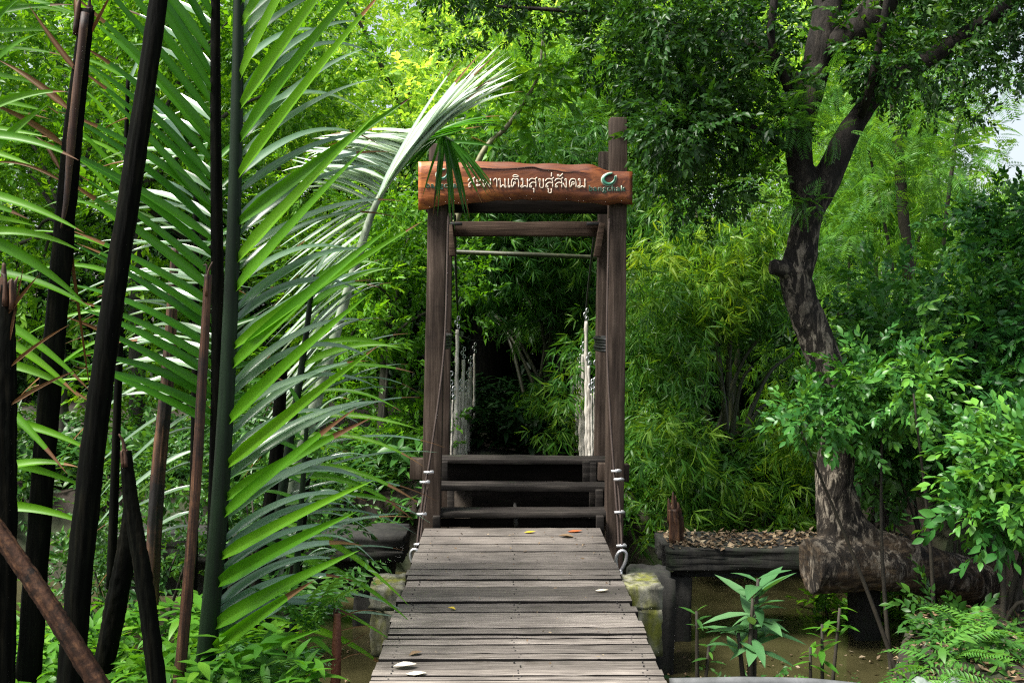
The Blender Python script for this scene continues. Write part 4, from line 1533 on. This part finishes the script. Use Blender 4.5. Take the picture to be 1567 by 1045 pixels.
# plastic rag
rng = np.random.default_rng(4)
n = 14
gx, gy = np.meshgrid(np.linspace(-.16, .16, n), np.linspace(-.13, .13, n))
V = np.stack([gx, gy, .05 + .045 * np.sin(gx * 31 + gy * 12) * np.cos(gy * 37) + rng.normal(0, .008, gx.shape) - 1.2 * (gx ** 2 + gy ** 2)], -1).reshape(-1, 3)
i, j = np.meshgrid(np.arange(n - 1), np.arange(n - 1), indexing='ij')
k = i * n + j
mb = MB()
pr = gnd(1450, 4.75)
mb.add(V + pr, np.stack([k, k + 1, k + n + 1, k + n], -1).reshape(-1, 4))
M['plastic'] = plain_mat('plastic', (.1, .13, .11), (.28, .32, .29), 14, .35)
tag(mb.build('plastic_rag', M['plastic']), 'crumpled pale plastic rag on the leaf litter at lower right', 'rag')


# ================================================================== NIPA PALMS
def leaflet(mb, base, dirv, face, L, w, droop, attr, twist=0.0, nseg=12, fold=.32, tip=0):
    dirv = nrm(dirv)
    s = np.linspace(0, 1, nseg + 1)
    C = base + dirv * (L * s)[:, None] + np.array((0, 0, -1.0)) * (droop * L * s ** 2.2)[:, None]
    T = nrm(np.gradient(C, axis=0))
    face = np.asarray(face, float) + twist * dirv
    S = nrm(np.cross(T, np.broadcast_to(face, T.shape)))
    Nn = np.cross(S, T)
    wd = w * (.22 + .78 * np.clip(s * 7, 0, 1)) * np.clip(1 - s ** 1.7, 0, 1) ** .9
    hw = wd[:, None] / 2
    V = np.stack([C - S * hw + Nn * hw * fold * 2, C, C + S * hw + Nn * hw * fold * 2], 1)
    i = np.arange(nseg)[:, None] * 3
    j = np.arange(2)[None]
    F = np.stack([i + j, i + j + 1, i + j + 4, i + j + 3], -1).reshape(-1, 4)
    A = np.clip(attr + np.tile((-.12, .2, -.12), nseg + 1), 0, 1)
    cut = (nseg - int(tip)) * 2
    mb.add(V.reshape(-1, 3), F[:cut], A)
    if tip:
        mb.f.append(F[cut:] + mb.n - len(A))
        mb.m.append(np.full(len(F) - cut, 1, int))


def frond(label, path, r, ranks, seed, rmat='stalk_green', name='palm_frond'):
    """ranks: dicts t=(t0,t1), n, ang=(a0,a1) picture-plane angle, dep depth lean, L=(l0,l1), w, droop, face, mat"""
    rng = np.random.default_rng(seed)
    P = np.array([W(*p) for p in path])
    t = thing(name, label, 'palm frond', P[-1])
    mb = MB()
    tube(mb, P, r, 9, 40)
    mb.build('rachis', M[rmat], t)
    C = catmull(P, 200)
    by = {}
    for rk in ranks:
        lb = by.setdefault(rk['mat'], MB())
        for k in range(rk['n']):
            u = (k + .5) / rk['n'] + rng.normal(0, .2 / rk['n'])
            tt = rk['t'][0] + (rk['t'][1] - rk['t'][0]) * u
            b = C[int(np.clip(tt, 0, 1) * 199)]
            a = math.radians(np.interp(u, np.linspace(0, 1, len(rk['ang'])), rk['ang']) + rng.normal(0, rk.get('ja', 3.5)))
            L = np.interp(u, np.linspace(0, 1, len(rk['L'])), rk['L']) * rng.uniform(.9, 1.08)
            dv = np.array((math.cos(a), rk.get('dep', 0) + rng.normal(0, .08), math.sin(a)))
            leaflet(lb, b, dv, np.array(rk['face']) + rng.normal(0, .15, 3), L, rk['w'] * rng.uniform(.85, 1.1), rk['droop'] * rng.uniform(.5, 1.5), float(np.clip(rng.normal(.5, .22), 0, 1)), tip=int(rng.choice((0, 0, 0, 1, 2, 3))))
    for mt, lb in by.items():
        lb.build('leaflets', [M[mt], M['dry_leaf']], t, smooth=False)
    return t


D0 = 4.6
frond('near upright palm frond with bright green leaflets fanning right, beside a straight dark midrib',
      [(366, -120, D0), (363, 150, D0), (354, 450, D0), (338, 750, D0 - .05), (316, 1000, D0 - .1), (300, 1120, D0 - .1)], [.02, .028, .034, .04, .045, .05],
      [dict(t=(.0, .86), n=22, ang=(56, 51, 46, 41, 36, 33), L=(1.14, 1.2, 1.15, 1.02, .88, .75), w=.07, droop=.05, face=(-.25, -1, .35), mat='nipa_green', dep=-.25),
       dict(t=(.0, .82), n=44, ang=(60, 54, 47, 40, 34), L=(1.0, 1.08, 1.02, .92, .75), w=.056, droop=.36, face=(0, -.75, .9), mat='nipa_sheen_blue', dep=.45)], 101)
frond('upright palm frond behind it with dark leaflets sweeping up to the left',
      [(330, -120, 4.9), (330, 150, 4.9), (332, 350, 4.9), (334, 560, 4.9), (330, 760, 4.9), (322, 1080, 4.9)], [.02, .026, .03, .034, .036, .04],
      [dict(t=(.0, .72), n=34, ang=(118, 124, 132, 142, 150), L=(1.05, 1.12, 1.05, .9, .75), w=.054, droop=.16, face=(.2, -.8, .7), mat='nipa_dark', dep=-.2),
       dict(t=(.0, .65), n=18, ang=(130, 142, 155, 165), L=(.9, .95, .9, .7), w=.055, droop=.28, face=(0, -.5, .9), mat='nipa_sheen_blue', dep=.4)], 102, 'stalk_dark')
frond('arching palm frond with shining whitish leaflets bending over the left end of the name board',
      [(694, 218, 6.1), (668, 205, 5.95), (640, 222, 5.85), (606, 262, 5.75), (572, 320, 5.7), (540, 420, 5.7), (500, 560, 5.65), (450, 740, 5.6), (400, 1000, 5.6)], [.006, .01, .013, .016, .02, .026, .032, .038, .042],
      [dict(t=(.14, .5), n=56, ang=(172, 160, 152, 150), L=(.38, .52, .66, .7), w=.05, droop=.34, face=(0, -.5, 1), mat='nipa_sheen_white', dep=.1),
       dict(t=(.45, .78), n=34, ang=(205, 218, 226), L=(.7, .85, .7), w=.036, droop=.1, face=(0, -.6, 1), mat='nipa_sheen_white', dep=.35),
       dict(t=(.26, .5), n=30, ang=(42, 52, 58), L=(.8, 1.0, 1.12), w=.056, droop=.2, face=(-.4, -.6, 1), mat='nipa_sheen_white', dep=-.1, ja=3),
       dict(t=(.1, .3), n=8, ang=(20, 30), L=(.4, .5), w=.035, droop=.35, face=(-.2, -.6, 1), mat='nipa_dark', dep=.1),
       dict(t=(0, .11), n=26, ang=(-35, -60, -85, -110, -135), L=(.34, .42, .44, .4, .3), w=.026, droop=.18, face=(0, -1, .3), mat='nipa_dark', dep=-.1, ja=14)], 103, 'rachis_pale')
frond('low palm frond reaching right behind the green one, with narrow pale arching leaflets',
      [(480, 420, 5.3), (462, 560, 5.3), (440, 700, 5.25), (415, 880, 5.2), (390, 1100, 5.2)], [.012, .018, .024, .03, .034],
      [dict(t=(.0, .85), n=24, ang=(62, 48, 36, 26, 20), L=(.5, .7, .85, .85, .7), w=.036, droop=.35, face=(0, -.4, 1), mat='nipa_sheen_blue', dep=.1, ja=7),
       dict(t=(.0, .85), n=16, ang=(40, 20, 5, -10), L=(.5, .65, .75, .7), w=.046, droop=.3, face=(0, -.8, .6), mat='nipa_green', dep=-.2, ja=10)], 104)
frond('palm frond at the far left edge with yellow-green leaflets arching into the picture',
      [(-40, -60, 4.4), (-30, 200, 4.4), (-25, 500, 4.4), (-20, 800, 4.4), (-15, 1100, 4.4)], [.02, .03, .036, .04, .045],
      [dict(t=(.1, .75), n=18, ang=(45, 20, -12, -30, 10), L=(.4, .45, .5, .5, .45), w=.05, droop=.2, face=(.1, -.9, .5), mat='nipa_green', dep=-.1, ja=14)], 105)
frond('palm frond in the upper left corner seen from below',
      [(-60, -160, 5.6), (-30, -40, 5.6), (-60, 200, 5.6), (-70, 600, 5.6), (-60, 1000, 5.6)], [.02, .028, .03, .034, .04],
      [dict(t=(.0, .6), n=22, ang=(10, 18, 10, 0, -12), L=(.55, .62, .6, .5, .4), w=.05, droop=.12, face=(0, -.9, .6), mat='nipa_green', dep=.1, ja=8)], 106)
frond('shaded palm frond between the dark stalks with leaflets drooping to the left',
      [(300, 250, 5.8), (300, 480, 5.8), (298, 700, 5.8), (292, 1050, 5.8)], [.014, .02, .026, .03],
      [dict(t=(0, .8), n=24, ang=(135, 155, 172, 190, 200), L=(.7, .8, .8, .7, .6), w=.045, droop=.4, face=(0, -.4, 1), mat='nipa_sheen_blue', dep=0, ja=10),
       dict(t=(0, .7), n=16, ang=(60, 45, 30, 10), L=(.6, .7, .6), w=.05, droop=.25, face=(0, -.7, .7), mat='nipa_dark', dep=.2, ja=9)], 107, 'stalk_dark')
frond('lower palm frond with arching grassy leaflets beside the left end of the deck',
      [(470, 640, 5.0), (462, 760, 5.0), (452, 900, 5.0), (440, 1100, 4.95)], [.01, .014, .018, .022],
      [dict(t=(0, .7), n=13, ang=(62, 50, 40, 32), L=(.5, .5, .42, .35), w=.02, droop=.55, face=(0, -.4, 1), mat='nipa_sheen_blue', dep=0, ja=14),
       dict(t=(0, .8), n=12, ang=(130, 150, 165, 175), L=(.5, .5, .5, .4), w=.03, droop=.45, face=(0, -.6, .8), mat='nipa_dark', dep=.1, ja=12)], 108)


frond('thin palm frond between the two black stalks with narrow arching blades',
      [(196, 120, 5.3), (190, 330, 5.3), (182, 560, 5.3), (170, 900, 5.3)], [.01, .015, .02, .026],
      [dict(t=(0, .75), n=15, ang=(60, 40, 25, 10, 0), L=(.5, .65, .75, .7, .6), w=.028, droop=.3, face=(0, -.5, .9), mat='nipa_sheen_blue', dep=.1, ja=12),
       dict(t=(0, .75), n=13, ang=(125, 145, 160, 175), L=(.5, .6, .6, .5), w=.03, droop=.35, face=(0, -.7, .8), mat='nipa_green', dep=0, ja=12)], 109, 'stalk_dark')


def stalk(label, path, R, mat, seed, split=0, dry=None, group=None):
    """leafless palm leaf-stalk; dry: withered leaflets along it"""
    P = np.array([W(*p) for p in path])
    rng = np.random.default_rng(seed)
    t = thing('palm_stalk', label, 'palm stalk', P[-1], group or 'bare palm stalks at the left')
    mb = MB()
    tube(mb, P, R, 30, 70, .06, seed=seed, flat=.8, rib=.05)
    mb.build('stalk', M[mat], t)
    if split:
        for k in range(split):
            m = MB()
            a = P[0] + rng.normal(0, 1, 3) * (R[0] * .6, R[0] * .4, .02)
            tube(m, [a + (P[1] - P[0]) * .25, a, a + (P[0] - P[1]) * rng.uniform(.02, .12) + rng.normal(0, .01, 3)], [R[0] * .45, R[0] * .35, .003], 6, 8, .2, seed=k)
            m.build('splinter', M['stalk_brown'], t)
    if dry:
        lb = MB()
        for (px, py, ang, L, wd, dr) in dry:
            i = np.argmin([abs(q[1] - py) for q in path])
            leaflet(lb, W(px, py, path[i][2] - .02), (math.cos(math.radians(ang)), rng.normal(0, .2), math.sin(math.radians(ang))), (0, -1, .3), L, wd, dr, float(rng.uniform(.2, .7)), fold=.6)
        lb.build('withered_leaflets', M['dry_leaf'], t)


stalk('tall black palm stalk leaning right, thickest of the foreground', [(252, -60, 4.2), (205, 260, 4.2), (165, 520, 4.2), (130, 800, 4.2), (105, 1090, 4.2)], [.034, .042, .046, .05, .055], 'stalk_dark', 1)
stalk('dead palm stalk with torn brown strip and withered leaflets near the left edge', [(134, 15, 4.5), (112, 200, 4.5), (92, 420, 4.5), (66, 720, 4.5), (40, 1080, 4.5)], [.03, .042, .046, .05, .055], 'stalk_dark', 2, 5,
      dry=[(118, 110, 128, .36, .028, -.05), (108, 170, 140, .48, .035, .12), (100, 225, 142, .45, .032, .18), (124, 60, 105, .28, .03, 0), (142, 50, 55, .22, .02, -.1), (104, 340, 272, .85, .018, .0), (92, 260, 120, .3, .02, .3), (98, 280, 150, .5, .016, .3)])
mb = MB()
tube(mb, [W(131, 20, 4.44), W(113, 180, 4.44), (W(102, 300, 4.44)), W(94, 350, 4.44)], [.018, .02, .014, .004], 7, 20, .1)
_st = mb.build('torn_strip', M['stalk_brown'])
_p = [o for o in COL.objects if o.name.startswith('palm_stalk') and 'torn brown strip' in o.get('label', '')][0]
_st.parent = _p
_st.matrix_parent_inverse = Matrix.Translation(-Vector(_p.location))
stalk('thick dark palm stalk with frayed brown top at the left picture edge', [(10, 436, 3.9), (8, 600, 3.9), (4, 800, 3.9), (0, 1090, 3.9)], [.028, .04, .05, .055], 'stalk_dark', 3, 6,
      dry=[(14, 480, 50, .2, .018, 0), (18, 560, 40, .3, .016, .1), (16, 620, 35, .3, .018, .1), (16, 520, 80, .3, .012, 0)])
stalk('reddish brown dead palm stalk with broken top in front of the green frond', [(319, 420, 4.3), (311, 560, 4.3), (296, 800, 4.3), (270, 1090, 4.3)], [.016, .02, .022, .026], 'stalk_brown', 4, 3)
stalk('short dark palm stalk broken off and frayed at half height', [(192, 690, 4.0), (202, 780, 4.0), (222, 900, 4.0), (246, 1090, 4.0)], [.022, .03, .034, .036], 'stalk_dark', 5, 4)
stalk('brown palm stalk fallen diagonally across the lower left corner', [(-40, 760, 3.6), (30, 860, 3.55), (90, 950, 3.5), (170, 1080, 3.45)], [.03, .032, .034, .036], 'stalk_fallen', 6)
stalk('leaning dark palm stalk with a peeled orange edge, behind the short broken one', [(200, 740, 4.9), (195, 830, 4.9), (175, 940, 4.9), (150, 1060, 4.9)], [.02, .045, .055, .05], 'stalk_dark', 7, 2)
stalk('thin dark palm stalk right of the reddish dead one', [(345, 560, 5.2), (340, 760, 5.2), (336, 1080, 5.2)], [.03, .032, .036], 'stalk_dark', 8)
stalk('distant black palm stalk crossing behind the pale leaflets', [(268, 380, 5.6), (258, 560, 5.6), (240, 760, 5.6), (225, 1050, 5.6)], [.02, .035, .04, .04], 'stalk_brown', 9, 3)
stalk('dark palm stalk behind the low right frond near the deck', [(432, 540, 5.5), (420, 720, 5.5), (395, 900, 5.5), (385, 1060, 5.5)], [.03, .038, .04, .045], 'stalk_dark', 10)
stalk('second dark palm stalk near the deck, farther back', [(470, 700, 6.0), (455, 850, 6.0), (440, 1000, 6.0)], [.03, .036, .04], 'stalk_dark', 11)
stalk('short red-brown palm stub with curling dry strips left of the pier', [(516, 938, 4.7), (515, 990, 4.7), (512, 1070, 4.7)], [.016, .022, .024], 'red_wood', 12, 2,
      dry=[(520, 945, 30, .22, .008, .3), (520, 965, 15, .2, .007, .2), (520, 990, 25, .16, .007, -.1), (520, 1010, 30, .2, .006, .5)])

# ferns and small plants at the lower left
def potted(name, label, base, kind, n, size, mat, seed, up=.5):
    rng = np.random.default_rng(seed)
    t = thing(name, label, 'plant', base)
    mb = MB()
    a = np.linspace(0, 2 * PI, n, endpoint=False) + rng.normal(0, .2, n)
    D = np.stack([np.cos(a), np.sin(a), np.full(n, up) + rng.normal(0, .2, n)], -1)
    scatter(mb, kind, np.repeat([np.asarray(base) + (0, 0, .05)], n, 0), D, size * rng.uniform(.8, 1.2, n), rng, .1, .5)
    mb.build('leaves', M[mat], t)


potted('fern_plant', 'dark glossy fern at the bottom left corner', gnd(60, 4.0) + (0, 0, .1), 'fern', 14, .75, 'nipa_sheen_blue', 1)
potted('fern_plant', 'fern with pale fronds at the bottom beside the deck', gnd(400, 4.5) + (0, 0, .1), 'fern', 14, .7, 'leaf_seedling', 2)
potted('fern_plant', 'upright fern plant just left of the mossy pier', gnd(470, 4.8) + (0, 0, .25), 'fern', 12, .8, 'leaf_feather', 3, 1.2)

# bent vine branch behind the name board
t = thing('bare_branch', 'pale bent branch with a few leaves rising behind the name board', 'branch', W(700, 330, 9))
mb = MB()
tube(mb, [W(690, 360, 9), W(735, 240, 9), W(775, 195, 9), W(800, 160, 9), W(824, 115, 9), W(830, 60, 9.1)], [.03, .026, .022, .018, .014, .008], 8, 30, .06)
mb.build('branch', M['culm_pale'], t)
mb = MB()
rng = np.random.default_rng(15)
for c, r in region(rng, (760, 840), (60, 230), (8.9, 9.2), 8, (.08, .16)):
    blob_leaves(mb, 'broad', c, r, 7, rng, 1.0, .3, .6)
mb.build('leaves', M['leaf_herb'], t)
mb = MB()
tube(mb, [W(640, 384, 11.5), W(760, 388, 11), W(840, 391, 11), W(960, 396, 11.3)], [.03, .028, .026, .024], 8, 30, .04)
tag(mb.build('bamboo_pole', M['culm']), 'bare bamboo pole lying level across the foliage inside the gateway', 'pole')
